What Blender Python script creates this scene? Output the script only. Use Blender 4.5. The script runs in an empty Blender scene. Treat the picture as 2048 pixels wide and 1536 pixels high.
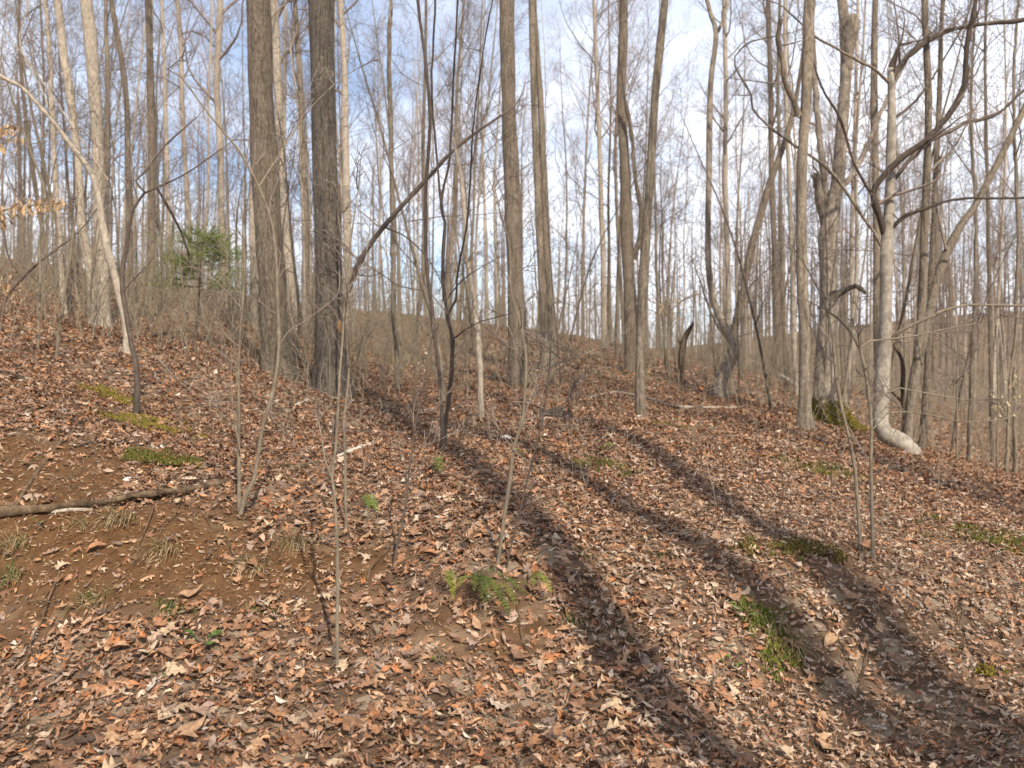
import bpy, math, random
import numpy as np
from mathutils import Vector

# ------------------------------------------------------------------ camera, sky, sun
FPX, CX, CY, CAMZ = 1700.0, 1024.0, 768.0, 1.6      # pixel focal length for a 2048 px wide frame
scene = bpy.context.scene
COL = scene.collection
cam_d = bpy.data.cameras.new('camera')
cam_d.sensor_width = 36.0
cam_d.lens = 36.0 * FPX / 2048.0
cam_d.clip_start = 0.05
cam_d.clip_end = 2000.0
cam_d.dof.use_dof = True
cam_d.dof.focus_distance = 5.2
cam_d.dof.aperture_fstop = 2.6
cam = bpy.data.objects.new('camera', cam_d)
cam.location = (0, 0, CAMZ)
cam.rotation_euler = (math.radians(90), 0, 0)
COL.objects.link(cam)
scene.camera = cam

SUN_EL = math.radians(40)
SUN_AZ = (0.35, -1.0)                                # the sun stands behind the viewer, a little to the right
_n = math.hypot(*SUN_AZ)
SUN_DIR = Vector((SUN_AZ[0] / _n * math.cos(SUN_EL), SUN_AZ[1] / _n * math.cos(SUN_EL), math.sin(SUN_EL)))
sun_d = bpy.data.lights.new('sun', 'SUN')
sun_d.energy = 5.0
sun_d.angle = math.radians(0.53)
sun_d.color = (1.0, 0.915, 0.785)
sun = bpy.data.objects.new('sun', sun_d)
sun.rotation_euler = SUN_DIR.to_track_quat('Z', 'Y').to_euler()
sun.location = (10, -30, 40)
COL.objects.link(sun)

world = bpy.data.worlds.new('World')
scene.world = world
world.use_nodes = True
wn = world.node_tree.nodes; wl = world.node_tree.links
wn.clear()
w_out = wn.new('ShaderNodeOutputWorld'); w_bg = wn.new('ShaderNodeBackground')
w_bg.inputs['Strength'].default_value = 0.136
w_sky = wn.new('ShaderNodeTexSky'); w_sky.sky_type = 'NISHITA'; w_sky.sun_disc = False
w_sky.sun_elevation = SUN_EL; w_sky.sun_rotation = math.atan2(SUN_AZ[0], SUN_AZ[1])
w_sky.dust_density = 0.3; w_sky.ozone_density = 4.0
w_tc = wn.new('ShaderNodeTexCoord')
w_sep = wn.new('ShaderNodeSeparateXYZ'); wl.new(w_tc.outputs['Generated'], w_sep.inputs[0])
def wmath(op, a, b):
    m = wn.new('ShaderNodeMath'); m.operation = op
    for i, v in enumerate((a, b)):
        if isinstance(v, (int, float)): m.inputs[i].default_value = v
        else: wl.new(v, m.inputs[i])
    return m.outputs[0]
w_den = wmath('ADD', wmath('MAXIMUM', w_sep.outputs[2], 0.0), 0.10)
w_cmb = wn.new('ShaderNodeCombineXYZ')
wl.new(wmath('DIVIDE', w_sep.outputs[0], w_den), w_cmb.inputs[0])
wl.new(wmath('DIVIDE', w_sep.outputs[1], w_den), w_cmb.inputs[1])
w_noise = wn.new('ShaderNodeTexNoise'); w_noise.inputs['Scale'].default_value = 0.62
w_noise.inputs['Detail'].default_value = 7; w_noise.inputs['Roughness'].default_value = 0.55
w_map = wn.new('ShaderNodeMapping'); w_map.inputs['Location'].default_value = (3.1, 7.7, 0.0)
wl.new(w_cmb.outputs[0], w_map.inputs[0]); wl.new(w_map.outputs[0], w_noise.inputs['Vector'])
w_ramp = wn.new('ShaderNodeValToRGB')
w_ramp.color_ramp.elements[0].position = 0.38; w_ramp.color_ramp.elements[0].color = (0.17, 0.17, 0.17, 1)
w_ramp.color_ramp.elements[1].position = 0.67; w_ramp.color_ramp.elements[1].color = (1, 1, 1, 1)
w_low = wmath('MULTIPLY', wmath('MAXIMUM', wmath('SUBTRACT', 0.42, w_sep.outputs[2]), 0.0), 0.38)   # cloud thickens towards the horizon
wl.new(wmath('ADD', w_noise.outputs[0], w_low), w_ramp.inputs[0])
w_mix = wn.new('ShaderNodeMixRGB')
w_mix.inputs[2].default_value = (8.6, 8.8, 9.5, 1)
wl.new(w_ramp.outputs[0], w_mix.inputs[0]); wl.new(w_sky.outputs[0], w_mix.inputs[1])
wl.new(w_mix.outputs[0], w_bg.inputs[0]); wl.new(w_bg.outputs[0], w_out.inputs[0])

vs = scene.view_settings
vs.view_transform = 'Standard'; vs.look = 'None'; vs.gamma = 1.0; vs.exposure = 0.37
vs.use_curve_mapping = False
scene.render.film_transparent = False
try:
    scene.cycles.use_denoising = True
    scene.cycles.max_bounces = 5
    scene.cycles.diffuse_bounces = 3
    scene.cycles.transparent_max_bounces = 4
except Exception:
    pass

# ------------------------------------------------------------------ terrain heights
def hash2(ix, iy, seed):
    n = (ix.astype(np.int64) * 374761393 + iy.astype(np.int64) * 668265263 + seed * 1274126177) & 0xFFFFFFFF
    n = ((n ^ (n >> 13)) * 1274126177) & 0xFFFFFFFF
    return ((n ^ (n >> 16)) & 0xFFFF) / 65535.0
def vnoise(x, y, seed=0):
    ix = np.floor(x); iy = np.floor(y)
    fx = x - ix; fy = y - iy
    fx = fx * fx * (3 - 2 * fx); fy = fy * fy * (3 - 2 * fy)
    a = hash2(ix, iy, seed); b = hash2(ix + 1, iy, seed); c = hash2(ix, iy + 1, seed); d = hash2(ix + 1, iy + 1, seed)
    return (a + (b - a) * fx) * (1 - fy) + (c + (d - c) * fx) * fy - 0.5
def fbm(x, y, seed=0, oct=3):
    s = 0; a = 1.0
    for i in range(oct):
        s = s + a * vnoise(x * 2 ** i + 17.3 * i, y * 2 ** i + 5.1 * i, seed + i); a *= 0.5
    return s

CTRL = [  # pixel x, pixel y, metres ahead of the camera: where the ground shows
 (-300,1536,3.6),(0,1536,3.6),(500,1536,3.57),(1024,1536,3.55),(1500,1536,3.56),(2048,1536,3.6),(2400,1536,3.6),
 (-300,1350,4.4),(0,1350,4.5),(600,1350,4.4),(1024,1350,4.5),(1500,1350,4.6),(1750,1390,4.55),(2048,1350,4.75),(2400,1350,4.75),
 (-300,1200,4.9),(0,1200,5.0),(500,1200,4.95),(1024,1200,5.0),(1500,1200,5.15),(1750,1230,5.1),(2048,1200,5.6),(2400,1200,5.7),
 (-300,1050,5.4),(0,1050,5.5),(450,1050,5.65),(800,1050,5.9),(1100,1050,6.05),(1500,1050,6.3),(1750,1060,6.6),(2048,1050,7.7),(2400,1060,8.3),
 (-300,890,6.0),(0,900,6.3),(300,900,6.9),(700,900,8.0),(1000,900,8.1),(1300,900,8.5),(1700,905,10.6),(2048,985,11.3),(2400,1010,12.0),
 (-300,740,7.3),(0,760,7.6),(275,830,8.4),(640,830,10.8),(1000,830,11.4),(1280,832,12.8),(1610,858,13.4),(1823,908,13.6),
 (0,690,10.5),(253,706,11.5),(450,740,12.2),(560,752,13.4),(664,782,13.0),(860,785,15.5),(1038,770,19.0),(1263,742,22.0),(1440,792,20.0),(1650,838,17.5),
 (-300,600,15.0),(0,650,13.0),(200,650,17.0),(400,660,20.0),(600,690,22.0),(800,715,26.0),
 (-300,470,38.0),(0,520,38.0),(300,565,39.0),(600,612,40.0),(900,648,42.0),(1200,688,44.0),(1400,728,44.0),(1560,757,42.0),(1700,775,40.0),
 (1850,870,26.0),(2048,935,22.0),(2300,980,22.0),(1900,820,42.0),(2048,850,42.0),(2300,850,42.0),
 (-300,470,70.0),(0,520,70.0),(300,575,70.0),(600,625,72.0),(900,660,75.0),(1200,695,80.0),(1400,725,80.0),(1700,735,85.0),(2048,740,85.0),(2400,740,85.0),
 (-300,500,160.0),(300,600,160.0),(900,680,160.0),(1300,700,160.0),(1600,665,150.0),(1850,640,140.0),(2048,625,140.0),(2400,600,140.0),
]
_P = np.array([((px - CX) / FPX, y, CAMZ - (py - CY) / FPX * y) for px, py, y in CTRL])
_A = np.stack([_P[:, 0] * 2.0, np.log(_P[:, 1])], 1)
_r = np.sqrt(((_A[:, None] - _A[None]) ** 2).sum(-1) + 0.05)
_w = np.linalg.solve(np.block([[_r + 0.0 * np.eye(len(_A)), np.ones((len(_A), 1))], [np.ones((1, len(_A))), np.zeros((1, 1))]]),
                     np.append(_P[:, 2], 0.0))
def hgt(x, y):
    x = np.asarray(x, float); y = np.asarray(y, float)
    sh = x.shape
    x = np.atleast_1d(x).ravel(); y = np.atleast_1d(y).ravel()
    yy = np.clip(y, 3.3, 165.0)
    u = np.clip(x / yy, -0.82, 0.82) * 2.0; v = np.log(yy)
    z = np.full(x.shape, _w[-1])
    for i in range(len(_A)):
        z = z + _w[i] * np.sqrt((u - _A[i, 0]) ** 2 + (v - _A[i, 1]) ** 2 + 0.05)
    far = np.clip((y - 12) / 20, 0, 1)
    z = z + 0.075 * fbm(x * 0.9, y * 0.9, 3) + 0.022 * fbm(x * 4.2, y * 4.2, 9) + far * 0.5 * fbm(x * 0.16, y * 0.16, 21)
    for hx, hy, hr, hd in PITS:
        z = z - hd * np.exp(-((x - hx) ** 2 + (y - hy) ** 2) / (hr * hr))
    return z.reshape(sh)
PITS = []
_YS = np.exp(np.linspace(math.log(3.0), math.log(165), 5000))
def ground(px, py):
    """where the sight line through a pixel meets the ground"""
    x = (px - CX) / FPX * _YS; zr = CAMZ - (py - CY) / FPX * _YS
    below = zr <= hgt(x, _YS)
    k = int(np.argmax(below)) if below.any() else len(_YS) - 1
    y = _YS[k]
    return Vector(((px - CX) / FPX * y, y, float(hgt(x[k], y))))
def at(px, py, y):
    return Vector(((px - CX) / FPX * y, y, CAMZ - (py - CY) / FPX * y))
def zat(x, y):
    return float(hgt(np.array([x]), np.array([y]))[0])
_b = ground(1712, 1105); PITS.append((_b.x - 0.03, _b.y + 0.05, 0.10, 0.17))
_b = ground(1690, 1350); PITS.append((_b.x, _b.y, 0.35, 0.10))
_b = ground(150, 622); PITS.append((_b.x, _b.y, 0.5, 0.35))

BARE = []   # patches of bare soil: x, y, radius x, radius y, strength
for px, py, rx, ry, s in [(120,925,.55,.40,.9),(60,985,.6,.3,.95),(200,1060,1.3,.32,.99),(400,1105,.85,.26,.99),(330,1165,.9,.22,.92),(60,1100,.7,.22,.9),(700,1130,.35,.16,.9),
                          (300,850,.75,.40,.75),(215,790,.5,.4,.5),(420,1040,.5,.3,.7),(1555,1280,.2,.3,.45),(1990,1080,.5,.4,.6),(1580,1100,.3,.15,.4),(1660,945,.6,.3,.6),(1190,930,.35,.25,.6),(1985,1355,.07,.05,.9),(330,925,.3,.25,.6),(970,1235,.32,.22,.6),(1640,1120,.3,.3,.4),(1250,1160,.4,.2,.35)]:
    g = ground(px, py); BARE.append((g.x, g.y, rx, ry, s))
def bare(x, y):
    m = np.zeros_like(x)
    n = fbm(x * 2.3, y * 2.3, 40) * 0.55 + fbm(x * 9, y * 9, 44) * 0.5
    for bx, by, rx, ry, s in BARE:
        d = np.sqrt(((x - bx) / rx) ** 2 + ((y - by) / ry) ** 2)
        m = np.maximum(m, s * np.clip((1.35 - d + n) / 0.5, 0, 1))
    return m

# ------------------------------------------------------------------ materials
def new_mat(name):
    m = bpy.data.materials.new(name); m.use_nodes = True
    nt = m.node_tree; b = nt.nodes['Principled BSDF']
    return m, nt, nt.nodes, nt.links, b
def ramp(nodes, stops):
    r = nodes.new('ShaderNodeValToRGB'); e = r.color_ramp.elements
    while len(e) < len(stops): e.new(0.5)
    for i, (p, c) in enumerate(stops):
        e[i].position = p; e[i].color = (*c, 1)
    return r
def bark(name, dark, mid, light, zs=0.22, scale=16.0, bump=0.5, lichen=0.0, rough=0.9, spots=None):
    m, nt, n, l, b = new_mat(name)
    tc = n.new('ShaderNodeTexCoord'); mp = n.new('ShaderNodeMapping')
    mp.inputs['Scale'].default_value = (1, 1, zs)
    l.new(tc.outputs['Object'], mp.inputs[0])
    big = n.new('ShaderNodeTexNoise'); big.inputs['Scale'].default_value = scale; big.inputs['Detail'].default_value = 7; big.inputs['Roughness'].default_value = 0.72
    l.new(mp.outputs[0], big.inputs['Vector'])
    r = ramp(n, [(0.30, dark), (0.52, mid), (0.74, light)])
    l.new(big.outputs[0], r.inputs[0])
    col = r.outputs[0]
    if bump >= 0.5:
        mpf = n.new('ShaderNodeMapping'); mpf.inputs['Scale'].default_value = (1, 1, 0.09); l.new(tc.outputs['Object'], mpf.inputs[0])
        fu = n.new('ShaderNodeTexNoise'); fu.inputs['Scale'].default_value = scale * 0.55; fu.inputs['Detail'].default_value = 4; fu.inputs['Distortion'].default_value = 0.6
        l.new(mpf.outputs[0], fu.inputs['Vector'])
        fr = ramp(n, [(0.36, (0.38, 0.36, 0.34)), (0.50, (1, 1, 1))]); l.new(fu.outputs[0], fr.inputs[0])
        fm = n.new('ShaderNodeMixRGB'); fm.blend_type = 'MULTIPLY'; fm.inputs[0].default_value = 0.75
        l.new(col, fm.inputs[1]); l.new(fr.outputs[0], fm.inputs[2]); col = fm.outputs[0]
    pat = n.new('ShaderNodeTexNoise'); pat.inputs['Scale'].default_value = 2.3; pat.inputs['Detail'].default_value = 4
    l.new(tc.outputs['Object'], pat.inputs['Vector'])
    oi = n.new('ShaderNodeObjectInfo')
    hs = n.new('ShaderNodeHueSaturation')
    mr = n.new('ShaderNodeMapRange'); mr.inputs[3].default_value = 0.72; mr.inputs[4].default_value = 1.28
    ad = n.new('ShaderNodeMath'); ad.operation = 'MULTIPLY_ADD'; ad.inputs[1].default_value = 0.55; ad.inputs[2].default_value = 0.0
    l.new(oi.outputs['Random'], ad.inputs[0])
    ad2 = n.new('ShaderNodeMath'); ad2.operation = 'MULTIPLY_ADD'; ad2.inputs[1].default_value = 0.9
    l.new(pat.outputs[0], ad2.inputs[0]); l.new(ad.outputs[0], ad2.inputs[2])
    l.new(ad2.outputs[0], mr.inputs[0]); l.new(mr.outputs[0], hs.inputs['Value']); l.new(col, hs.inputs['Color'])
    col = hs.outputs[0]
    if lichen > 0:
        ln = n.new('ShaderNodeTexNoise'); ln.inputs['Scale'].default_value = 19.0; ln.inputs['Detail'].default_value = 5; ln.inputs['Roughness'].default_value = 0.7
        l.new(tc.outputs['Object'], ln.inputs['Vector'])
        lr = ramp(n, [(0.60 - 0.12 * lichen, (0, 0, 0)), (0.70, (lichen, lichen, lichen))])
        l.new(ln.outputs[0], lr.inputs[0])
        mx = n.new('ShaderNodeMixRGB'); mx.inputs[2].default_value = (0.36, 0.40, 0.26, 1)
        l.new(lr.outputs[0], mx.inputs[0]); l.new(col, mx.inputs[1]); col = mx.outputs[0]
    if spots:
        mp2 = n.new('ShaderNodeMapping'); mp2.inputs['Scale'].default_value = (1, 1, 1.25); l.new(tc.outputs['Object'], mp2.inputs[0])
        sn = n.new('ShaderNodeTexNoise'); sn.inputs['Scale'].default_value = 5.5; sn.inputs['Detail'].default_value = 8; sn.inputs['Roughness'].default_value = 0.75
        l.new(mp2.outputs[0], sn.inputs['Vector'])
        sr = ramp(n, [(0.46, (0, 0, 0)), (0.62, (0.85, 0.85, 0.85))]); l.new(sn.outputs[0], sr.inputs[0])
        mx = n.new('ShaderNodeMixRGB'); mx.inputs[2].default_value = (*spots, 1)
        l.new(sr.outputs[0], mx.inputs[0]); l.new(col, mx.inputs[1]); col = mx.outputs[0]
    l.new(col, b.inputs['Base Color'])
    b.inputs['Roughness'].default_value = rough
    b.inputs['Specular IOR Level'].default_value = 0.25
    if bump > 0:
        bp = n.new('ShaderNodeBump'); bp.inputs['Strength'].default_value = bump; bp.inputs['Distance'].default_value = 0.05
        l.new(big.outputs[0], bp.inputs['Height']); l.new(bp.outputs[0], b.inputs['Normal'])
    return m
M = {}
M['oak'] = bark('furrowed_bark', (0.058, 0.043, 0.031), (0.160, 0.122, 0.088), (0.29, 0.24, 0.185), zs=0.34, scale=46, bump=0.9, lichen=0.35)
M['oak_brown'] = bark('brown_furrowed_bark', (0.045, 0.035, 0.028), (0.125, 0.10, 0.078), (0.24, 0.20, 0.16), zs=0.32, scale=48, bump=0.9, lichen=0.30)
M['grey'] = bark('grey_bark', (0.075, 0.057, 0.041), (0.185, 0.145, 0.105), (0.31, 0.256, 0.192), zs=0.4, scale=34, bump=0.5, lichen=0.35)
M['tan'] = bark('tan_bark', (0.14, 0.112, 0.084), (0.295, 0.243, 0.186), (0.45, 0.385, 0.30), zs=0.45, scale=28, bump=0.3, lichen=0.3)
M['beech'] = bark('pale_smooth_bark', (0.13, 0.106, 0.08), (0.27, 0.233, 0.185), (0.42, 0.375, 0.31), zs=0.5, scale=13, bump=0.2, lichen=0.0, spots=(0.16, 0.13, 0.10))
M['maple'] = bark('grey_maple_bark', (0.10, 0.079, 0.060), (0.235, 0.19, 0.145), (0.37, 0.31, 0.245), zs=0.5, scale=26, bump=0.5, lichen=0.3, spots=(0.12, 0.095, 0.075))
M['dark'] = bark('dark_twig_bark', (0.032, 0.024, 0.019), (0.075, 0.056, 0.043), (0.13, 0.10, 0.078), zs=0.4, scale=24, bump=0.25)
M['sapling'] = bark('sapling_bark', (0.085, 0.065, 0.045), (0.165, 0.13, 0.09), (0.26, 0.215, 0.15), zs=0.4, scale=26, bump=0.2, lichen=0.3)
M['twig'] = bark('twig_bark', (0.10, 0.078, 0.062), (0.165, 0.128, 0.102), (0.24, 0.19, 0.155), zs=1, scale=6, bump=0.0)
M['redtwig'] = bark('reddish_twig_bark', (0.16, 0.105, 0.085), (0.24, 0.165, 0.135), (0.32, 0.23, 0.19), zs=1, scale=6, bump=0.0)
M['deadwood'] = bark('dead_wood', (0.035, 0.023, 0.014), (0.13, 0.085, 0.048), (0.30, 0.215, 0.13), zs=1.0, scale=14, bump=0.7)
M['palewood'] = bark('bleached_wood', (0.30, 0.25, 0.19), (0.46, 0.40, 0.31), (0.60, 0.54, 0.44), zs=1.0, scale=12, bump=0.3)
M['rotten'] = bark('rotten_wood', (0.03, 0.022, 0.016), (0.09, 0.06, 0.04), (0.2, 0.13, 0.08), zs=0.3, scale=20, bump=0.8)
M['split'] = bark('fresh_split_wood', (0.25, 0.13, 0.05), (0.36, 0.20, 0.08), (0.42, 0.26, 0.12), zs=0.3, scale=20, bump=0.4)
M['stone'] = bark('pale_stone', (0.45, 0.42, 0.38), (0.6, 0.57, 0.52), (0.72, 0.69, 0.64), zs=1, scale=20, bump=0.3)

def attr_mat(name, rough=0.7, trans=0.2, noise=0.35, spec=0.3):
    m, nt, n, l, b = new_mat(name)
    at_ = n.new('ShaderNodeAttribute'); at_.attribute_name = 'col'
    tc = n.new('ShaderNodeTexCoord'); nz = n.new('ShaderNodeTexNoise'); nz.inputs['Scale'].default_value = 60; nz.inputs['Detail'].default_value = 3
    l.new(tc.outputs['Object'], nz.inputs['Vector'])
    hs = n.new('ShaderNodeHueSaturation'); mr = n.new('ShaderNodeMapRange')
    mr.inputs[1].default_value = 0.3; mr.inputs[2].default_value = 0.7; mr.inputs[3].default_value = 1 - noise; mr.inputs[4].default_value = 1 + noise
    l.new(nz.outputs[0], mr.inputs[0]); l.new(mr.outputs[0], hs.inputs['Value']); l.new(at_.outputs['Color'], hs.inputs['Color'])
    l.new(hs.outputs[0], b.inputs['Base Color'])
    b.inputs['Roughness'].default_value = rough; b.inputs['Specular IOR Level'].default_value = spec
    if trans > 0:
        t = n.new('ShaderNodeBsdfTranslucent'); l.new(hs.outputs[0], t.inputs['Color'])
        mx = n.new('ShaderNodeMixShader'); mx.inputs[0].default_value = trans
        l.new(b.outputs[0], mx.inputs[1]); l.new(t.outputs[0], mx.inputs[2])
        l.new(mx.outputs[0], n['Material Output'].inputs[0])
    return m
M['litter'] = attr_mat('dry_leaf_litter', rough=0.62, trans=0.12, spec=0.35)
M['moss'] = attr_mat('moss', rough=0.9, trans=0.2, spec=0.1)
M['grass'] = attr_mat('grass_blades', rough=0.6, trans=0.3)
M['fern'] = attr_mat('fern_frond', rough=0.6, trans=0.3, spec=0.15)
M['needle'] = attr_mat('evergreen_needles', rough=0.6, trans=0.2)
LEAFC = [(0.234, 0.113, 0.056), (0.313, 0.167, 0.088), (0.164, 0.077, 0.038), (0.328, 0.207, 0.136), (0.448, 0.33, 0.226), (0.328, 0.132, 0.05), (0.105, 0.061, 0.041), (0.264, 0.176, 0.129), (0.557, 0.466, 0.373), (0.398, 0.229, 0.125)]
LEAFW = np.array([22, 24, 12, 14, 5, 10, 7, 10, 0.8, 11.0]); LEAFW = LEAFW / LEAFW.sum()
def leaf_obj_mat():
    m, nt, n, l, b = new_mat('dry_oak_leaf')
    oi = n.new('ShaderNodeObjectInfo')
    cols = [(0.215,0.115,0.060),(0.285,0.165,0.090),(0.155,0.080,0.042),(0.300,0.205,0.135),(0.37,0.26,0.16),(0.270,0.130,0.060),(0.32,0.19,0.10),(0.39,0.28,0.18)]
    r = ramp(n, [(i / 8, c) for i, c in enumerate(cols)]); r.color_ramp.interpolation = 'CONSTANT'
    l.new(oi.outputs['Random'], r.inputs[0])
    tc = n.new('ShaderNodeTexCoord'); nz = n.new('ShaderNodeTexNoise'); nz.inputs['Scale'].default_value = 6; nz.inputs['Detail'].default_value = 5
    l.new(tc.outputs['Object'], nz.inputs['Vector'])
    hs = n.new('ShaderNodeHueSaturation'); mr = n.new('ShaderNodeMapRange')
    mr.inputs[1].default_value = 0.3; mr.inputs[2].default_value = 0.7; mr.inputs[3].default_value = 0.6; mr.inputs[4].default_value = 1.3
    l.new(nz.outputs[0], mr.inputs[0]); l.new(mr.outputs[0], hs.inputs['Value']); l.new(r.outputs[0], hs.inputs['Color'])
    l.new(hs.outputs[0], b.inputs['Base Color'])
    b.inputs['Roughness'].default_value = 0.6; b.inputs['Specular IOR Level'].default_value = 0.35
    bp = n.new('ShaderNodeBump'); bp.inputs['Strength'].default_value = 0.3; bp.inputs['Distance'].default_value = 0.01
    l.new(nz.outputs[0], bp.inputs['Height']); l.new(bp.outputs[0], b.inputs['Normal'])
    return m
M['leaf'] = leaf_obj_mat()
def ground_mat():
    m, nt, n, l, b = new_mat('forest_floor')
    tc = n.new('ShaderNodeTexCoord')
    vo = n.new('ShaderNodeTexVoronoi'); vo.inputs['Scale'].default_value = 9.0
    l.new(tc.outputs['Object'], vo.inputs['Vector'])
    sp = n.new('ShaderNodeSeparateColor'); l.new(vo.outputs['Color'], sp.inputs[0])
    r = ramp(n, [(0.0, (0.08,0.05,0.032)), (0.25, (0.17,0.108,0.066)), (0.5, (0.13,0.080,0.048)), (0.7, (0.23,0.16,0.105)), (0.88, (0.33,0.25,0.17)), (1.0, (0.20,0.12,0.07))])
    l.new(sp.outputs[0], r.inputs[0])
    nz = n.new('ShaderNodeTexNoise'); nz.inputs['Scale'].default_value = 11; nz.inputs['Detail'].default_value = 8; nz.inputs['Roughness'].default_value = 0.7
    l.new(tc.outputs['Object'], nz.inputs['Vector'])
    soil = ramp(n, [(0.28, (0.070,0.035,0.015)), (0.5, (0.135,0.066,0.027)), (0.66, (0.19,0.098,0.042)), (0.78, (0.27,0.175,0.09))])
    l.new(nz.outputs[0], soil.inputs[0])
    a = n.new('ShaderNodeAttribute'); a.attribute_name = 'bare'
    mx = n.new('ShaderNodeMixRGB'); l.new(a.outputs['Fac'], mx.inputs[0]); l.new(r.outputs[0], mx.inputs[1]); l.new(soil.outputs[0], mx.inputs[2])
    l.new(mx.outputs[0], b.inputs['Base Color']); b.inputs['Roughness'].default_value = 0.95; b.inputs['Specular IOR Level'].default_value = 0.15
    bp = n.new('ShaderNodeBump'); bp.inputs['Strength'].default_value = 1.0; bp.inputs['Distance'].default_value = 0.06
    l.new(nz.outputs[0], bp.inputs['Height']); l.new(bp.outputs[0], b.inputs['Normal'])
    return m
M['ground'] = ground_mat()

# ------------------------------------------------------------------ mesh helpers
def mesh_np(name, verts, faces, mat, smooth=True, col=None):
    """verts (N,3), faces (F,k) one width of polygon or a list of arrays"""
    me = bpy.data.meshes.new(name)
    if not isinstance(faces, list): faces = [faces]
    faces = [np.asarray(f, np.int32) for f in faces if len(f)]
    me.vertices.add(len(verts)); me.vertices.foreach_set('co', np.asarray(verts, np.float32).ravel())
    nl = sum(f.size for f in faces); nf = sum(len(f) for f in faces)
    me.loops.add(nl); me.loops.foreach_set('vertex_index', np.concatenate([f.ravel() for f in faces]))
    me.polygons.add(nf)
    tot = np.concatenate([np.full(len(f), f.shape[1], np.int32) for f in faces])
    me.polygons.foreach_set('loop_start', np.concatenate([[0], np.cumsum(tot)[:-1]]).astype(np.int32))
    me.polygons.foreach_set('loop_total', tot)
    me.polygons.foreach_set('use_smooth', np.full(nf, smooth))
    if col is not None:
        ca = me.attributes.new('col', 'FLOAT_COLOR', 'POINT')
        c4 = np.ones((len(verts), 4), np.float32); c4[:, :3] = col
        ca.data.foreach_set('color', c4.ravel())
    me.update(calc_edges=True)
    me.materials.append(mat)
    return me
def link(name, data, parent=None, loc=(0, 0, 0)):
    o = bpy.data.objects.new(name, data); COL.objects.link(o)
    o.location = loc
    if parent is not None: o.parent = parent
    return o
def tag(o, label=None, cat=None, group=None, kind=None):
    if label: o['label'] = label
    if cat: o['category'] = cat
    if group: o['group'] = group
    if kind: o['kind'] = kind
    return o
class Tubes:
    """collects tapered tubes and makes one mesh of them"""
    def __init__(self): self.b = {}
    def add(self, pts, rad, sides=4):
        self.b.setdefault((len(pts), sides), []).append((pts, rad))
    def arrays(self):
        V, F3, F4, off = [], [], [], 0
        for (n, s), lst in self.b.items():
            P = np.array([[tuple(p) for p in a] for a, _ in lst], float)     # B,n,3
            R = np.array([r for _, r in lst], float)
            T = np.gradient(P, axis=1)
            T /= np.linalg.norm(T, axis=2, keepdims=True) + 1e-9
            mean = T.mean(1)
            ref = np.where(np.abs(mean[:, 2:3]) > 0.75, np.array([[1.0, 0.1, 0]]), np.array([[0, 0, 1.0]]))[:, None, :]
            A = np.cross(T, ref); A /= np.linalg.norm(A, axis=2, keepdims=True) + 1e-9
            B_ = np.cross(T, A)
            th = np.arange(s) * 2 * math.pi / s
            ring = P[:, :, None, :] + R[:, :, None, None] * (np.cos(th)[None, None, :, None] * A[:, :, None, :] + np.sin(th)[None, None, :, None] * B_[:, :, None, :])
            nb = len(lst)
            V.append(ring.reshape(-1, 3))
            base = off + (np.arange(nb) * n * s)[:, None, None]
            i = (np.arange(n - 1) * s)[None, :, None]; j = np.arange(s)[None, None, :]; j2 = (j + 1) % s
            q = np.stack([base + i + j, base + i + j2, base + i + s + j2, base + i + s + j], -1).reshape(-1, 4)
            F4.append(q)
            if s == 4: F4.append(np.stack([off + np.arange(nb) * n * s + (n - 1) * s + k for k in range(4)], -1))
            elif s == 3: F3.append(np.stack([off + np.arange(nb) * n * s + (n - 1) * s + k for k in range(3)], -1))
            else:
                for k in range(1, s - 1):
                    b0 = off + np.arange(nb) * n * s + (n - 1) * s
                    F3.append(np.stack([b0, b0 + k, b0 + k + 1], -1))
            off += nb * n * s
        faces = []
        if F4: faces.append(np.concatenate(F4))
        if F3: faces.append(np.concatenate(F3))
        return np.concatenate(V), faces
    def mesh(self, name, mat, origin=(0, 0, 0)):
        v, f = self.arrays()
        return mesh_np(name, v - np.array(origin), f, mat)
def spline(pts, step):
    """Catmull-Rom through (x,y,z,r) rows, resampled about every step metres"""
    P = np.array(pts, float)
    P = np.vstack([2 * P[0] - P[1], P, 2 * P[-1] - P[-2]])
    out = []
    for i in range(1, len(P) - 2):
        L = np.linalg.norm(P[i + 1, :3] - P[i, :3]); k = max(1, int(round(L / step)))
        for t in np.arange(k) / k:
            a, b, c, d = P[i - 1], P[i], P[i + 1], P[i + 2]
            q = 0.5 * (2 * b + (c - a) * t + (2 * a - 5 * b + 4 * c - d) * t * t + (3 * b - a - 3 * c + d) * t ** 3)
            q[3] = b[3] + (c[3] - b[3]) * t
            out.append(q)
    out.append(P[-2]); out = np.array(out); out[:, 3] = np.maximum(out[:, 3], 0.0015)
    return out
def kink(R, rng, amp=0.4):
    """small bends, knots and an uneven thickness along a stem"""
    R = R.copy(); n = len(R); off = np.zeros(3); g = np.random.default_rng(rng.randrange(1 << 30))
    w = g.normal(0, 1, (n, 3)); w = np.cumsum(w, 0); tr = np.linspace(0, 1, n)[:, None]
    w = w - (w[:1] * (1 - tr) + w[-1:] * tr)
    R[:, :3] += w * (amp * np.minimum(R[:, 3:4], 0.035) * 0.55)
    R[:, 3] *= 1 + g.normal(0, 0.07, n) + 0.22 * (g.random(n) > 0.90)
    return R
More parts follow.
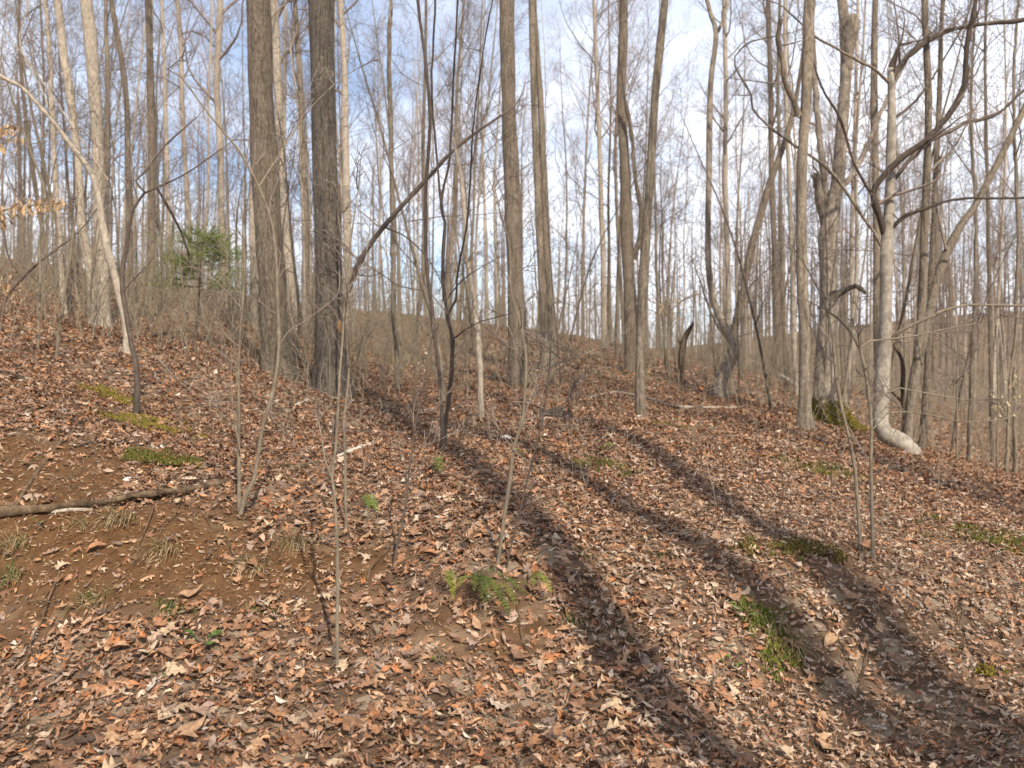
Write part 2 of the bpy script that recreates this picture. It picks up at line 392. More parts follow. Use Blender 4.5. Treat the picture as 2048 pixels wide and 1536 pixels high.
def trunk_arrays(rows, sides=18, flare=0.0, flare_h=0.45, rough=0.05, seed=0, cap=True, d0=0.2):
    """rows: base to tip; a round trunk with knots, an uneven section and flaring roots"""
    rng = np.random.default_rng(seed)
    P = rows[:, :3]; R = rows[:, 3]
    T = np.gradient(P, axis=0); T /= np.linalg.norm(T, axis=1, keepdims=True) + 1e-9
    ref = np.array([1.0, 0.12, 0.0]) if abs(T[:, 2].mean()) > 0.6 else np.array([0, 0, 1.0])
    A = np.cross(T, ref); A /= np.linalg.norm(A, axis=1, keepdims=True) + 1e-9
    B_ = np.cross(T, A)
    th = np.arange(sides) * 2 * math.pi / sides
    d = np.concatenate([[0], np.cumsum(np.linalg.norm(np.diff(P, axis=0), axis=1))])
    ph = rng.uniform(0, 6.28, 6)
    k = rng.integers(4, 6)
    lob = 0.55 + 0.45 * np.cos(k * th + ph[0]) + 0.25 * np.cos((k - 2) * th + ph[1])
    fl = flare * np.exp(-np.maximum(d - d0, 0) / flare_h)[:, None] * np.clip(lob, 0, 2)[None]
    nz = rough * (np.sin(2 * th[None] + ph[2] + d[:, None] * 1.7) + 0.7 * np.sin(3 * th[None] + ph[3] - d[:, None] * 2.9) + 0.6 * np.sin(d[:, None] * 3.7 + ph[4]) )
    nz = nz + rough * 0.8 * rng.normal(0, 1, (len(P), sides)) * 0.6
    rr = R[:, None] * (1 + nz + fl)
    V = P[:, None] + rr[..., None] * (np.cos(th)[None, :, None] * A[:, None] + np.sin(th)[None, :, None] * B_[:, None])
    n = len(P); s = sides
    i = (np.arange(n - 1) * s)[:, None]; j = np.arange(s)[None]; j2 = (j + 1) % s
    F = [np.stack([i + j, i + j2, i + s + j2, i + s + j], -1).reshape(-1, 4)]
    V = V.reshape(-1, 3)
    if cap:
        V = np.vstack([V, P[-1] + T[-1] * R[-1] * 0.5]); c = len(V) - 1; b0 = (n - 1) * s
        jj = np.arange(s); F.append(np.stack([b0 + jj, b0 + (jj + 1) % s, np.full(s, c)], -1))
    return V, F
def trunk_mesh(name, rows, mat, origin, **kw):
    v, f = trunk_arrays(rows, **kw)
    return mesh_np(name, v - np.array(origin), f, mat)

def rand_perp(d, rng):
    while True:
        v = Vector((rng.uniform(-1, 1), rng.uniform(-1, 1), rng.uniform(-1, 1)))
        p = v - d * v.dot(d)
        if p.length > 0.15: return p.normalized()
def grow(tb, p, d, L, r, lvl, rng, spec, up=0.12):
    """a branch and, level by level, its side branches. spec[lvl] = (points, sides, children, child length, angle)"""
    n, sides, kids, clen, ang = spec[lvl]
    pts = [Vector(p)]; rad = [r]; dirs = [d]
    cur = Vector(p); dd = Vector(d)
    rend = max(r * 0.3, 0.0022)
    for i in range(1, n):
        w = 0.20 if lvl < len(spec) - 1 else 0.28
        dd = (dd + Vector((rng.gauss(0, w), rng.gauss(0, w), rng.gauss(0, w) + up))).normalized()
        cur = cur + dd * (L / (n - 1)); pts.append(cur.copy()); dirs.append(dd.copy())
        rad.append(r + (rend - r) * i / (n - 1))
    tb.add(pts, rad, sides)
    if lvl + 1 < len(spec):
        k = max(1, int(kids * rng.uniform(0.75, 1.25)))
        for c in range(k):
            t = 0.18 + 0.8 * (c + rng.random()) / k
            f = t * (n - 1); i = min(int(f), n - 2); g = f - i
            pp = pts[i].lerp(pts[i + 1], g)
            bd = dirs[i + 1]
            a = math.radians(ang * rng.uniform(0.7, 1.3))
            nd = (bd * math.cos(a) + rand_perp(bd, rng) * math.sin(a)).normalized()
            cl = L * clen * rng.uniform(0.6, 1.2) * (1.15 - 0.55 * t)
            grow(tb, pp, nd, cl, max((rad[i] + (rad[i + 1] - rad[i]) * g) * rng.uniform(0.4, 0.6), 0.0028), lvl + 1, rng, spec, up)
CROWN = [(7, 5, 9, 0.42, 48), (5, 3, 12, 0.48, 52), (3, 3, 0, 0, 0)]
CROWN_LITE = [(6, 4, 6, 0.42, 48), (4, 3, 6, 0.45, 52), (2, 3, 0, 0, 0)]
TWIGS = [(5, 4, 6, 0.5, 50), (4, 3, 4, 0.5, 50), (3, 3, 0, 0, 0)]
TWIG1 = [(5, 3, 5, 0.42, 48), (3, 3, 0, 0, 0)]
def crown_on(tb, rows, rng, z0, count, L0, spec=CROWN, el=(25, 60), top=True):
    """branches round the upper part of a stem given as rows base to tip"""
    idx = [i for i in range(len(rows)) if rows[i, 2] >= z0]
    if len(idx) < 2: return
    for c in range(count):
        i = idx[min(int((c + rng.random()) / count * len(idx)), len(idx) - 1)]
        t = (i - idx[0]) / max(1, len(idx) - 1)
        e = math.radians(rng.uniform(*el)); az = rng.uniform(0, 6.283)
        d = Vector((math.cos(az) * math.cos(e), math.sin(az) * math.cos(e), math.sin(e)))
        r = max(rows[i, 3] * rng.uniform(0.28, 0.5), 0.004)
        grow(tb, Vector(rows[i, :3]), d, L0 * rng.uniform(0.6, 1.1) * (1.1 - 0.6 * t), r, 0, rng, spec)
    if top:
        d = Vector(rows[-1, :3]) - Vector(rows[-2, :3])
        grow(tb, Vector(rows[-1, :3]), d.normalized(), L0 * 0.5, max(rows[-1, 3] * 0.9, 0.003), 0, rng, spec)

# ------------------------------------------------------------------ the ground
def axis(lo, hi, mid, fine, n):
    t = np.linspace(math.asinh((lo - mid) / fine), math.asinh((hi - mid) / fine), n)
    return mid + fine * np.sinh(t)
gx = axis(-420, 420, 0.3, 5.0, 290); gy = axis(-260, 620, 6.5, 4.0, 310)
GX, GY = np.meshgrid(gx, gy)
GZ = hgt(GX.ravel(), GY.ravel())
gv = np.stack([GX.ravel(), GY.ravel(), GZ], 1)
ii = (np.arange(len(gy) - 1) * len(gx))[:, None]; jj = np.arange(len(gx) - 1)[None]
gf = np.stack([ii + jj, ii + jj + 1, ii + len(gx) + jj + 1, ii + len(gx) + jj], -1).reshape(-1, 4)
gme = mesh_np('ground', gv, gf, M['ground'])
ba = gme.attributes.new('bare', 'FLOAT', 'POINT'); ba.data.foreach_set('value', bare(gv[:, 0], gv[:, 1]).astype(np.float32))
GROUND = tag(link('ground', gme), 'hillside floor of brown leaves and bare soil rising to the left', kind='structure')
del GROUND['label']

# ------------------------------------------------------------------ fallen leaves
OAK_W = [0.02, 0.15, 0.08, 0.30, 0.12, 0.36, 0.15, 0.25, 0.02]
OVAL_W = [0.02, 0.24, 0.23, 0.02]
OVAL3_W = [0.05, 0.26, 0.03]
def strip_leaf(wid, asym=0.0):
    n = len(wid); v = []
    for i, w in enumerate(wid):
        t = i / (n - 1)
        sh = 0.05 * (1 if w > 0.2 else 0)
        v += [(t + sh, -w, 0), (t, 0, 0), (t + sh - asym, w, 0)]
    f = []
    for i in range(n - 1):
        a = 3 * i
        f += [(a, a + 1, a + 4, a + 3), (a + 1, a + 2, a + 5, a + 4)]
    v = np.array(v); v[:, 0] -= 0.5
    return v, np.array(f)
def fan_leaf():
    lob = [0.16, 0.42, 0.22, 0.52, 0.24, 0.60, 0.24, 0.52, 0.22, 0.42, 0.16]
    v = [(0, 0, 0)]
    for i, r in enumerate(lob):
        a = math.radians(-150 + 300 * i / (len(lob) - 1)); v.append((r * math.cos(a), r * math.sin(a), 0))
    f = [(0, i, i + 1) for i in range(1, len(lob))]
    return np.array(v, float), np.array(f)
T_OAK, T_OVAL, T_OVAL3, T_FAN = strip_leaf(OAK_W, 0.05), strip_leaf(OVAL_W), strip_leaf(OVAL3_W), fan_leaf()
T_DIA = (np.array([(-.5, 0, 0), (0.02, -.27, .02), (.5, 0, 0), (-.03, .27, .03)], float), np.array([(0, 1, 2), (0, 2, 3)]))
T_KITE = (np.array([(-.5, 0, 0), (0.0, -.27, 0), (0, 0, 0), (0, .27, 0), (.5, 0, 0)], float), np.array([(0, 1, 2), (0, 2, 3), (1, 4, 2), (2, 4, 3)]))
nrng = np.random.default_rng(11)
def normals(x, y, e=0.06):
    dx = (hgt(x + e, y) - hgt(x - e, y)) / (2 * e); dy = (hgt(x, y + e) - hgt(x, y - e)) / (2 * e)
    n = np.stack([-dx, -dy, np.ones_like(dx)], 1)
    return n / np.linalg.norm(n, axis=1, keepdims=True)
def leaves(x, y, size, tpl, tilt, lift, curl, cols=None):
    """many leaves at once: each bent, tilted and laid on the slope"""
    B = len(x); tv, tf = tpl
    right = np.clip((x / np.maximum(y, 2.0) + 0.02) / 0.33, 0, 1) * np.clip((9.5 - y) / 3.0, 0, 1)     # track side: smaller leaves, some tinted paler for bright highlights
    size = size * (1 - 0.38 * right)
    a = nrng.normal(0, curl, B)[:, None]; b = nrng.normal(0, curl * 0.8, B)[:, None]; c = nrng.normal(0, curl * 0.7, B)[:, None]
    t = tv[None, :, 0]; w = tv[None, :, 1]
    lx = np.repeat(t, B, 0); ly = w * (1 - 0.25 * np.abs(a)) * nrng.uniform(0.5, 1.2, (B, 1)); lz = a * w * w * 2.2 + b * t * t * 1.3 + c * t * w * 1.6
    loc = np.stack([lx, ly, lz], 2) * size[:, None, None]
    n = normals(x, y) + nrng.normal(0, tilt, (B, 3)); n /= np.linalg.norm(n, axis=1, keepdims=True)
    th = nrng.uniform(0, 6.283, B); r = np.stack([np.cos(th), np.sin(th), np.zeros(B)], 1)
    ax = r - n * (r * n).sum(1, keepdims=True); ax /= np.linalg.norm(ax, axis=1, keepdims=True); ay = np.cross(n, ax)
    P = np.stack([x, y, hgt(x, y)], 1) + np.array([0, 0, 1]) * (lift * nrng.random(B) + 0.006)[:, None]
    V = P[:, None] + loc[..., 0:1] * ax[:, None] + loc[..., 1:2] * ay[:, None] + loc[..., 2:3] * n[:, None]
    nv = tv.shape[0]
    F = (tf[None] + (np.arange(B) * nv)[:, None, None]).reshape(-1, tf.shape[1])
    k = nrng.choice(len(LEAFC), B, p=LEAFW)
    base = np.array(LEAFC)[k] * nrng.uniform(0.55, 1.22, (B, 1)) if cols is None else cols
    if cols is None:
        m_ = nrng.random(B) < 0.24 * right
        base[m_] = base[m_] * 0.35 + np.array([0.44, 0.34, 0.25]) * 0.65  # pale highlights on the litter, put into the leaf colour
    C = np.repeat(base, nv, 0)
    return V.reshape(-1, 3), F, C
def fan_points(n, y0, y1, um=0.72):
    y = np.sqrt(nrng.uniform(y0 * y0, y1 * y1, n)); u = nrng.uniform(-um, um, n)
    return u * y, y
def litter(name, sets):
    V, F, C, off = [], {}, [], 0
    for v, f, c in sets:
        V.append(v); F.setdefault(f.shape[1], []).append(f + off); C.append(c); off += len(v)
    me = mesh_np(name, np.concatenate(V), [np.concatenate(q) for q in F.values()], M['litter'], smooth=True, col=np.concatenate(C))
    o = link(name, me, GROUND); tag(o, kind='stuff'); return o
def keep(x, y, p=1.0):
    m = nrng.random(len(x)) > bare(x, y) * p
    return x[m], y[m]
S = []
x, y = keep(*fan_points(9000, 2.6, 9.5), 0.94); S.append(leaves(x, y, nrng.uniform(0.05, 0.12, len(x)), T_OAK, 0.20, 0.030, 0.65))
x, y = keep(*fan_points(25000, 2.6, 9.5), 0.92); S.append(leaves(x, y, nrng.uniform(0.03, 0.08, len(x)), T_OVAL, 0.26, 0.030, 0.9))
x, y = keep(*fan_points(4500, 2.6, 9.5), 0.94); S.append(leaves(x, y, nrng.uniform(0.05, 0.10, len(x)), T_FAN, 0.22, 0.035, 0.6))
x, y = keep(*fan_points(42000, 2.6, 9.5), 0.60); S.append(leaves(x, y, nrng.uniform(0.015, 0.055, len(x)), T_KITE, 0.25, 0.026, 0.8))
x, y = keep(*fan_points(60000, 9.5, 20)); S.append(leaves(x, y, nrng.uniform(0.05, 0.115, len(x)), T_KITE, 0.26, 0.045, 0.9))
x, y = keep(*fan_points(8000, 9.5, 20)); S.append(leaves(x, y, nrng.uniform(0.06, 0.13, len(x)), T_FAN, 0.24, 0.045, 0.7))
x, y = fan_points(64000, 20, 46); S.append(leaves(x, y, nrng.uniform(0.08, 0.19, len(x)), T_DIA, 0.30, 0.06, 0.8))
x = nrng.uniform(-4.6, -0.9, 15000); y = nrng.uniform(4.8, 8.6, 15000); m = nrng.random(15000) < bare(x, y) * 0.9; x, y = x[m], y[m]
chip = np.array([(0.34,0.23,0.12),(0.24,0.14,0.07),(0.16,0.085,0.04),(0.42,0.32,0.2),(0.10,0.055,0.028)])[nrng.integers(0, 5, len(x))]
TH = (T_KITE[0] * np.array([1, .45, 1]), T_KITE[1])
S.append(leaves(x, y, nrng.uniform(0.012, 0.05, len(x)), TH, 0.3, 0.006, 0.8, chip))
y = np.sqrt(nrng.uniform(2.6 ** 2, 9.5 ** 2, 17000)); x = nrng.uniform(0.05, 0.72, 17000) * y; x, y = keep(x, y, .9)
S.append(leaves(x, y, nrng.uniform(0.05, 0.10, len(x)), T_KITE, 0.3, 0.04, 0.9))
litter('leaf_litter', S)
# the three hundred leaves that show largest, one by one
lrng = random.Random(5)
leaf_meshes = []
for k in range(12):
    tv, tf = (T_OAK, T_OAK, T_FAN, T_OVAL)[k % 4]
    a, b, c = lrng.gauss(0, 0.55), lrng.gauss(0, 0.4), lrng.gauss(0, 0.4)
    v = tv.copy(); v[:, 1] *= lrng.uniform(0.85, 1.15)
    v[:, 2] = a * v[:, 1] ** 2 * 2 + b * v[:, 0] ** 2 * 1.2 + c * v[:, 0] * v[:, 1] * 1.5 + np.array([lrng.gauss(0, 0.015) for _ in range(len(v))])
    leaf_meshes.append(mesh_np('leaf', v, tf, M['leaf'], smooth=True))
cnt = 0
while cnt < 300:
    yv = math.sqrt(lrng.uniform(3.3 ** 2, 6.4 ** 2)); xv = lrng.uniform(-0.62, 0.62) * yv
    xa, ya = np.array([xv]), np.array([yv])
    if lrng.random() < bare(xa, ya)[0] * 0.85: continue
    nn = Vector(normals(xa, ya)[0]) + Vector((lrng.gauss(0, .16), lrng.gauss(0, .16), 0))
    o = link('leaf', lrng.choice(leaf_meshes), GROUND, (xv, yv, zat(xv, yv) + lrng.uniform(0.025, 0.045)))
    q = nn.normalized().to_track_quat('Z', 'Y'); o.rotation_mode = 'QUATERNION'
    from mathutils import Quaternion
    o.rotation_quaternion = q @ Quaternion((0, 0, 1), lrng.uniform(0, 6.28))
    s = lrng.uniform(0.07, 0.135); o.scale = (s, s, s)
    cnt += 1

# ------------------------------------------------------------------ traced trees
ANCHORS = []          # (pixel x, short name) of trees that other labels refer to
def make_tree(name, label, cat, stems, limbs=(), mat='grey', twig='twig', H=18.0, crown=10, crownL=4.5, z_crown=5.5, flare=0.5,
              sides=18, rough=0.05, Y=None, seed=1, side_twigs=0, twigL=1.0, spec=None, group=None, base_extra=0.12, anchor=None, stub_mat='rotten', lean=0.0):
    """stems and limbs are traced as (pixel x, pixel y, pixel width); stems run base to tip, limbs from the trunk outwards.
    The base pixel gives the ground point and so the distance."""
    rng = random.Random(seed)
    bpx = stems[0][0]
    g = ground(bpx[0], bpx[1]) if Y is None else Vector((at(bpx[0], bpx[1], Y).x, Y, zat(at(bpx[0], bpx[1], Y).x, Y)))
    y0 = g.y
    root = tag(link(name, None, None, g), label, cat, group)
    root.empty_display_size = 0.3
    if anchor: ANCHORS.append((bpx[0], anchor))
    all_rows = []
    tb = Tubes()
    for si, st in enumerate(stems):
        rows = []
        for k, (px, py, w) in enumerate(st):
            yy = y0 + (0.0 if si == 0 else 0.06 * si) + lean * (st[0][1] - py) / FPX * y0
            p = at(px, py, yy); rows.append([p.x, p.y, p.z, w * 0.5 * y0 / FPX])
        broken = st[-1][1] > 4
        if si == 0:
            b0 = rows[0]; b0[2] = min(b0[2], g.z + 0.03)
            rows.insert(0, [b0[0], b0[1], b0[2] - base_extra - 0.1, b0[3] * 1.05])
        if not broken:
            a, b = np.array(rows[-2]), np.array(rows[-1]); d = (b - a)[:3]; d /= np.linalg.norm(d)
            d = d * 0.55 + np.array([rng.uniform(-.05, .05), rng.uniform(-.05, .05), 1.0]) * 0.45
            d /= np.linalg.norm(d)
            rest = max(H - (b[2] - g.z), 1.5); k = max(3, int(rest / 2.2)); r0 = b[3]
            for q in range(1, k + 1):
                d = d + np.array([rng.gauss(0, .05), rng.gauss(0, .05), 0.02]); d /= np.linalg.norm(d)
                b = b.copy(); b[:3] = b[:3] + d * rest / k
                b[3] = r0 * (1 - 0.85 * (q / k) ** 1.2); rows.append(list(b))
        thick = rows[1][3]
        R = spline(rows, max(0.10, min(0.45, thick * 1.6)))
        if thick < 0.055: R = kink(R, rng, 0.3)
        all_rows.append(R)
        sd = sides if thick > 0.05 else (8 if thick > 0.018 else 6)
        o = link('trunk' if si == 0 else 'stem', trunk_mesh('trunk', R, M[mat], g, sides=sd, flare=flare if si == 0 else 0.0,
                 flare_h=max(0.12, thick * 1.5), rough=rough, seed=seed + si), root)
        if not broken and crown:
            crown_on(tb, R, rng, g.z + z_crown, max(3, crown // len(stems)), crownL, spec or CROWN_LITE)
        if side_twigs:
            crown_on(tb, R, rng, g.z + 0.35 * (R[:, 2].max() - g.z), side_twigs, twigL, TWIG1, el=(5, 55), top=broken is False or True)
    for li, lm in enumerate(limbs):
        opts = lm[-1] if isinstance(lm[-1], dict) else {}
        pts = lm[:-1] if opts else lm
        dy = opts.get('dy', rng.uniform(-0.9, 0.9)); n = len(pts)
        rows = []
        for k, (px, py, w) in enumerate(pts):
            t = k / (n - 1); yy = y0 + dy * t
            p = at(px, py, yy); rows.append([p.x, p.y, p.z, w * 0.5 * y0 / FPX])
        if opts.get('go', 0):
            a, b = np.array(rows[-2]), np.array(rows[-1]); d = (b - a)[:3]; d /= np.linalg.norm(d)
            for q in range(1, 4):
                d = d + np.array([rng.gauss(0, .12), rng.gauss(0, .12), 0.08]); d /= np.linalg.norm(d)
                b = b.copy(); b[:3] = b[:3] + d * opts['go'] / 3; b[3] *= 0.6; rows.append(list(b))
        R = kink(spline(rows, 0.14), rng, 0.5)
        sd = 10 if rows[0][3] > 0.03 else 6
        o = link(opts.get('name', 'limb'), trunk_mesh('limb', R, M[opts.get('mat', mat)], g, sides=sd, rough=rough, seed=seed + 50 + li), root)
        k = opts.get('twigs', 5)
        if k:
            crown_on(tb, R, rng, -99, k, opts.get('twigL', 1.1), TWIGS, el=(0, 60), top=opts.get('tip', True))
    if tb.b:
        link('crown', tb.mesh('crown', M[twig], g), root)
    return root, g, all_rows

def oaktrees():
    make_tree('oak_tree', 'thick straight grey oak left of the furrowed trunk with the leaning stem', 'tree',
      [[(560,756,62),(555,735,58),(548,650,55),(544,550,54),(533,400,51),(523,200,50),(516,0,48)]], mat='oak', H=22, crown=14, crownL=5.5, z_crown=8.5, flare=0.5, seed=3, sides=24, anchor='thick left oak')
    make_tree('oak_tree', 'darkest thick furrowed oak, the second big trunk from the left', 'tree',
      [[(663,786,66),(662,730,62),(660,640,56),(657,520,51),(653,400,50),(646,200,50),(643,0,49)]], mat='oak_brown', H=23, crown=14, crownL=5.5, z_crown=8.5, flare=0.45, seed=4, sides=24, anchor='furrowed oak')
    make_tree('oak_tree', 'straight grey oak in the middle with mossy flared foot', 'tree',
      [[(1038,770,40),(1037,740,37),(1034,650,34),(1029,525,32),(1024,370,31),(1017,200,29),(1014,0,29)]], mat='oak', H=23, crown=14, crownL=5.5, z_crown=10.5, flare=0.6, seed=5, sides=22, anchor='middle oak')
    make_tree('oak_tree', 'pale twin-stemmed tree just behind the middle oak', 'tree',
      [[(1091,736,24),(1090,700,19),(1086,600,16),(1081,513,15),(1074,342,14),(1068,205,13),(1063,0,12)],
       [(1100,733,22),(1102,640,17),(1095,520,16),(1090,410,15),(1085,290,14),(1081,200,12),(1072,60,9),(1070,0,8)]], mat='grey', H=22, crown=14, crownL=4.5, z_crown=11, flare=0.7, seed=6, anchor='pale twin tree')
    make_tree('oak_tree', 'brown trunk right behind the slim leaning pole, with mossy foot', 'tree',
      [[(1262,744,27),(1261,700,24),(1259,620,23),(1256,525,24),(1250,340,21),(1243,200,18),(1246,80,18),(1247,0,17)]],
      limbs=[[(1268,520,12),(1280,440,9),(1268,330,8),(1256,240,7),(1250,205,6),{'dy':-0.4,'twigs':3,'go':2}]], mat='oak', H=23, crown=14, crownL=5, z_crown=11, flare=0.6, seed=7, anchor='brown trunk')
    make_tree('poplar_tree', 'slim smooth pole of a tree leaning right, pale stone at its foot', 'tree',
      [[(1280,833,21),(1281,740,20),(1283,650,20),(1289,525,19),(1301,340,17),(1310,200,16),(1321,80,15),(1330,0,14)]], mat='grey', H=17, crown=12, crownL=3.5, z_crown=7.5, flare=0.25, seed=8, anchor='slim leaning pole')
oaktrees()
def midtrees():
    make_tree('arching_sapling', 'dark reddish stem arching right from the foot of the furrowed oak', 'sapling',
      [[(684,800,10),(682,720,10),(686,640,11),(697,601,12),(706,568,12),(722,529,12),(751,480,10),(790,430,9),(850,365,8),(900,310,7),(950,268,6),(1004,230,4)]],
      limbs=[[(687,634,6),(684,560,5),(678,500,4),(676,430,3),(680,350,2),{'twigs':4,'twigL':.7,'dy':.3}],[(770,455,4),(805,470,3),(850,510,3),(880,560,2),{'twigs':3,'twigL':.5,'dy':.3}],[(860,355,3),(880,330,2),(930,330,2),{'twigs':2,'twigL':.5}],
              [(681,668,8),(679,655,9),(678,642,5),{'name':'split_wood','mat':'split','twigs':0,'dy':-0.12}]],
      mat='dark', crown=0, flare=0.2, seed=9, side_twigs=9, twigL=1.1, rough=0.03, lean=0.0)
    make_tree('ironwood_sapling', 'dark crooked double-stemmed sapling left of the pale snapped pole', 'sapling',
      [[(885,905,9),(880,800,8),(874,720,8),(868,672,8),(860,590,8),(853,530,8),(853,420,7),(857,310,7),(858,205,7),(849,103,6),(835,0,6)],
       [(887,890,8),(890,850,8),(899,775,8),(905,689,8),(894,638,7),(887,560,7),(887,513,7),(891,450,6),(883,410,6),(896,342,5),(902,290,5),(906,171,4),(914,0,4)]],
      limbs=[[(882,410,5),(870,290,5),(862,171,5),(869,0,5),{'twigs':3,'dy':.3,'go':1.5}],[(896,628,6),(912,600,5),(914,560,5),(922,510,4),(934,450,4),(940,340,4),(947,253,3),(962,140,3),(978,34,3),{'twigs':5,'dy':-.3}],
              [(905,680,4),(930,660,4),(960,643,3),(1010,630,2),{'twigs':3,'dy':.3,'twigL':.7}],[(893,600,3),(925,560,3),(970,530,2),(1050,490,2),{'twigs':3,'dy':.5,'twigL':.7}]],
      mat='dark', H=11, crown=6, crownL=2.2, z_crown=6, flare=0.2, seed=10, side_twigs=10, twigL=0.9, rough=0.03)
    make_tree('dead_pole', 'bare pale tan dead pole with a snapped top left of the middle oak', 'dead tree',
      [[(964,838,11),(961,780,11),(957,720,11),(952,650,11),(947,604,10),(938,555,10),(930,513,9),(925,420,9),(918,350,8),(906,275,6)]], mat='tan', crown=0, flare=0.1, seed=11, rough=0.03)
    make_tree('maple_tree', 'slim grey tree between the arching dark stem and the crooked sapling', 'tree',
      [[(794,778,10),(791,690,9),(787,587,10),(783,513,10),(780,342,10),(776,205,9),(778,30,8),(778,0,7)]], mat='grey', H=16, crown=14, crownL=3, z_crown=7, flare=0.3, seed=12, side_twigs=5)
    make_tree('maple_tree', 'slim trunk leaning left, its foot left of the crooked sapling', 'tree',
      [[(826,710,10),(835,640,10),(845,560,9),(848,450,8),(846,300,7),(850,150,6),(852,0,5)]], mat='oak', H=15, crown=8, crownL=3, z_crown=8, seed=13)
    # thin stems in the foreground
    make_tree('sapling', 'nearest thin upright sapling, rooted in leaves below the furrowed oak', 'sapling',
      [[(673,1342,8),(674,1231,7),(675,1107,7),(667,980,6),(663,955,6),(671,897,6),(676,838,6),(679,760,5),(685,690,5),(690,600,4),(700,500,3),(716,380,2)]],
      limbs=[[(663,955,4),(650,920,4),(643,870,3),(636,840,3),{'twigs':3,'twigL':.25,'dy':.15}]], mat='sapling', crown=0, flare=0.1, seed=14, side_twigs=6, twigL=0.5, rough=0.02)
    make_tree('sapling', 'thin sapling with a forked foot, just right of the nearest one', 'sapling',
      [[(692,1062,7),(691,1000,6),(693,911,6),(690,850,6),(694,800,6),(699,740,5),(696,680,5),(700,600,4),(690,520,3),(676,430,2)]],
      mat='sapling', crown=0, flare=0.2, seed=15, side_twigs=7, twigL=0.6, rough=0.02)
    make_tree('sapling', 'forked sapling before the thick left oak, one stem arching left overhead', 'sapling',
      [[(482,1035,9),(495,990,9),(509,963,8),(526,860,8),(541,810,8),(550,775,8),(558,720,7),(560,689,7),(556,600,7),(552,520,6),(547,455,6),(519,376,5),(478,301,5),(424,236,4),(362,154,3),(335,138,2)],
       [(479,1030,8),(478,963,7),(477,860,7),(478,723,6),(485,621,5),(490,540,4),(486,450,3)]],
      limbs=[[(519,372,4),(564,301,3),(625,212,3),(690,150,2),{'twigs':4,'dy':.5,'twigL':.6}],[(480,900,3),(466,820,3),(462,740,2),{'twigs':2,'dy':.2,'twigL':.4}]],
      mat='sapling', crown=0, flare=0.2, seed=16, side_twigs=9, twigL=0.8, rough=0.02)
    make_tree('sapling', 'crooked dark sapling rising from the yellow moss patch', 'sapling',
      [[(272,836,12),(275,790,12),(273,740,11),(265,690,10),(250,610,9),(245,560,9),(247,525,9),(254,484,8),(260,440,7),(268,417,6),(291,386,5),(314,376,4),(376,345,3),(444,297,2)]],
      limbs=[[(291,386,5),(280,372,5),(273,362,4),(294,342,4),(332,290,3),(396,232,2),{'twigs':4,'dy':.4,'twigL':.7}],[(268,417,4),(262,405,3),(255,380,2),{'twigs':1,'dy':.2,'twigL':.4}],[(314,376,5),(342,427,5),(362,465,4),(378,510,3),{'twigs':3,'dy':.5,'twigL':.5}]],
      mat='dark', crown=0, flare=0.2, seed=17, side_twigs=8, twigL=0.9, rough=0.03)
    make_tree('sapling', 'thin sapling at the picture centre forking right above fern clump', 'sapling',
      [[(996,1128,8),(1003,1080,8),(1010,1024,8),(1022,950,8),(1029,894,7),(1046,843,7),(1050,790,6),(1053,723,6),(1043,655,5),(1022,583,4),(1020,500,3),(1000,420,2)]],
      limbs=[[(1046,843,5),(1060,800,5),(1074,757,4),(1100,735,4),(1128,723,3),(1190,700,2),{'twigs':4,'dy':.3,'twigL':.5}],[(1046,843,3),(1090,828,3),(1132,805,2),{'twigs':3,'dy':.3,'twigL':.4}]],
      mat='sapling', crown=0, flare=0.15, seed=18, side_twigs=8, twigL=0.6, rough=0.02)
    make_tree('sapling', 'very thin dark whip just right of the forking centre sapling', 'sapling',
      [[(1014,1134,4),(1040,1020,4),(1063,928,4),(1075,880,4),(1084,843,4),(1092,790,3),(1097,751,3),(1104,660,2)]], mat='dark', crown=0, flare=0.1, seed=19, side_twigs=5, twigL=0.4, rough=0.02)
    make_tree('sapling', 'dark thin whip left of the crooked double sapling, leaning right', 'sapling',
      [[(786,1138,5),(796,1085,5),(807,1037,5),(816,970,5),(824,900,4),(835,826,4),(850,770,3),(858,700,2)]], mat='dark', crown=0, flare=0.1, seed=20, side_twigs=6, twigL=0.45, rough=0.02)
    make_tree('sapling', 'pale whip beside the burrow, arching up left to the broken maple', 'sapling',
      [[(1723,1102,8),(1714,983,7),(1706,910,7),(1690,843,6),(1674,758,6),(1666,680,5),(1655,625,4),(1632,570,3),(1600,515,2)]], mat='sapling', crown=0, flare=0.15, seed=21, side_twigs=5, twigL=0.6, rough=0.02)
    make_tree('sapling', 'pale whip right of the burrow with a long branch reaching right', 'sapling',
      [[(1747,1130,8),(1745,1000,7),(1744,900,7),(1743,843,7),(1737,780,6),(1731,740,6),(1720,696,5),(1693,652,4),(1650,618,3),(1612,600,2)]],
      limbs=[[(1720,696,4),(1740,682,4),(1780,678,4),(1826,672,3),(1880,660,3),(1960,645,2),{'twigs':3,'dy':.3,'twigL':.5}],[(1744,820,4),(1765,790,4),(1800,776,3),(1860,788,3),(1930,800,2),{'twigs':3,'dy':-.2,'twigL':.4}],[(1744,860,3),(1775,825,3),(1850,828,3),(1930,845,2),(2010,838,2),{'twigs':3,'dy':.3,'twigL':.4}]],
      mat='sapling', crown=0, flare=0.15, seed=22, side_twigs=4, twigL=0.5, rough=0.02)
midtrees()
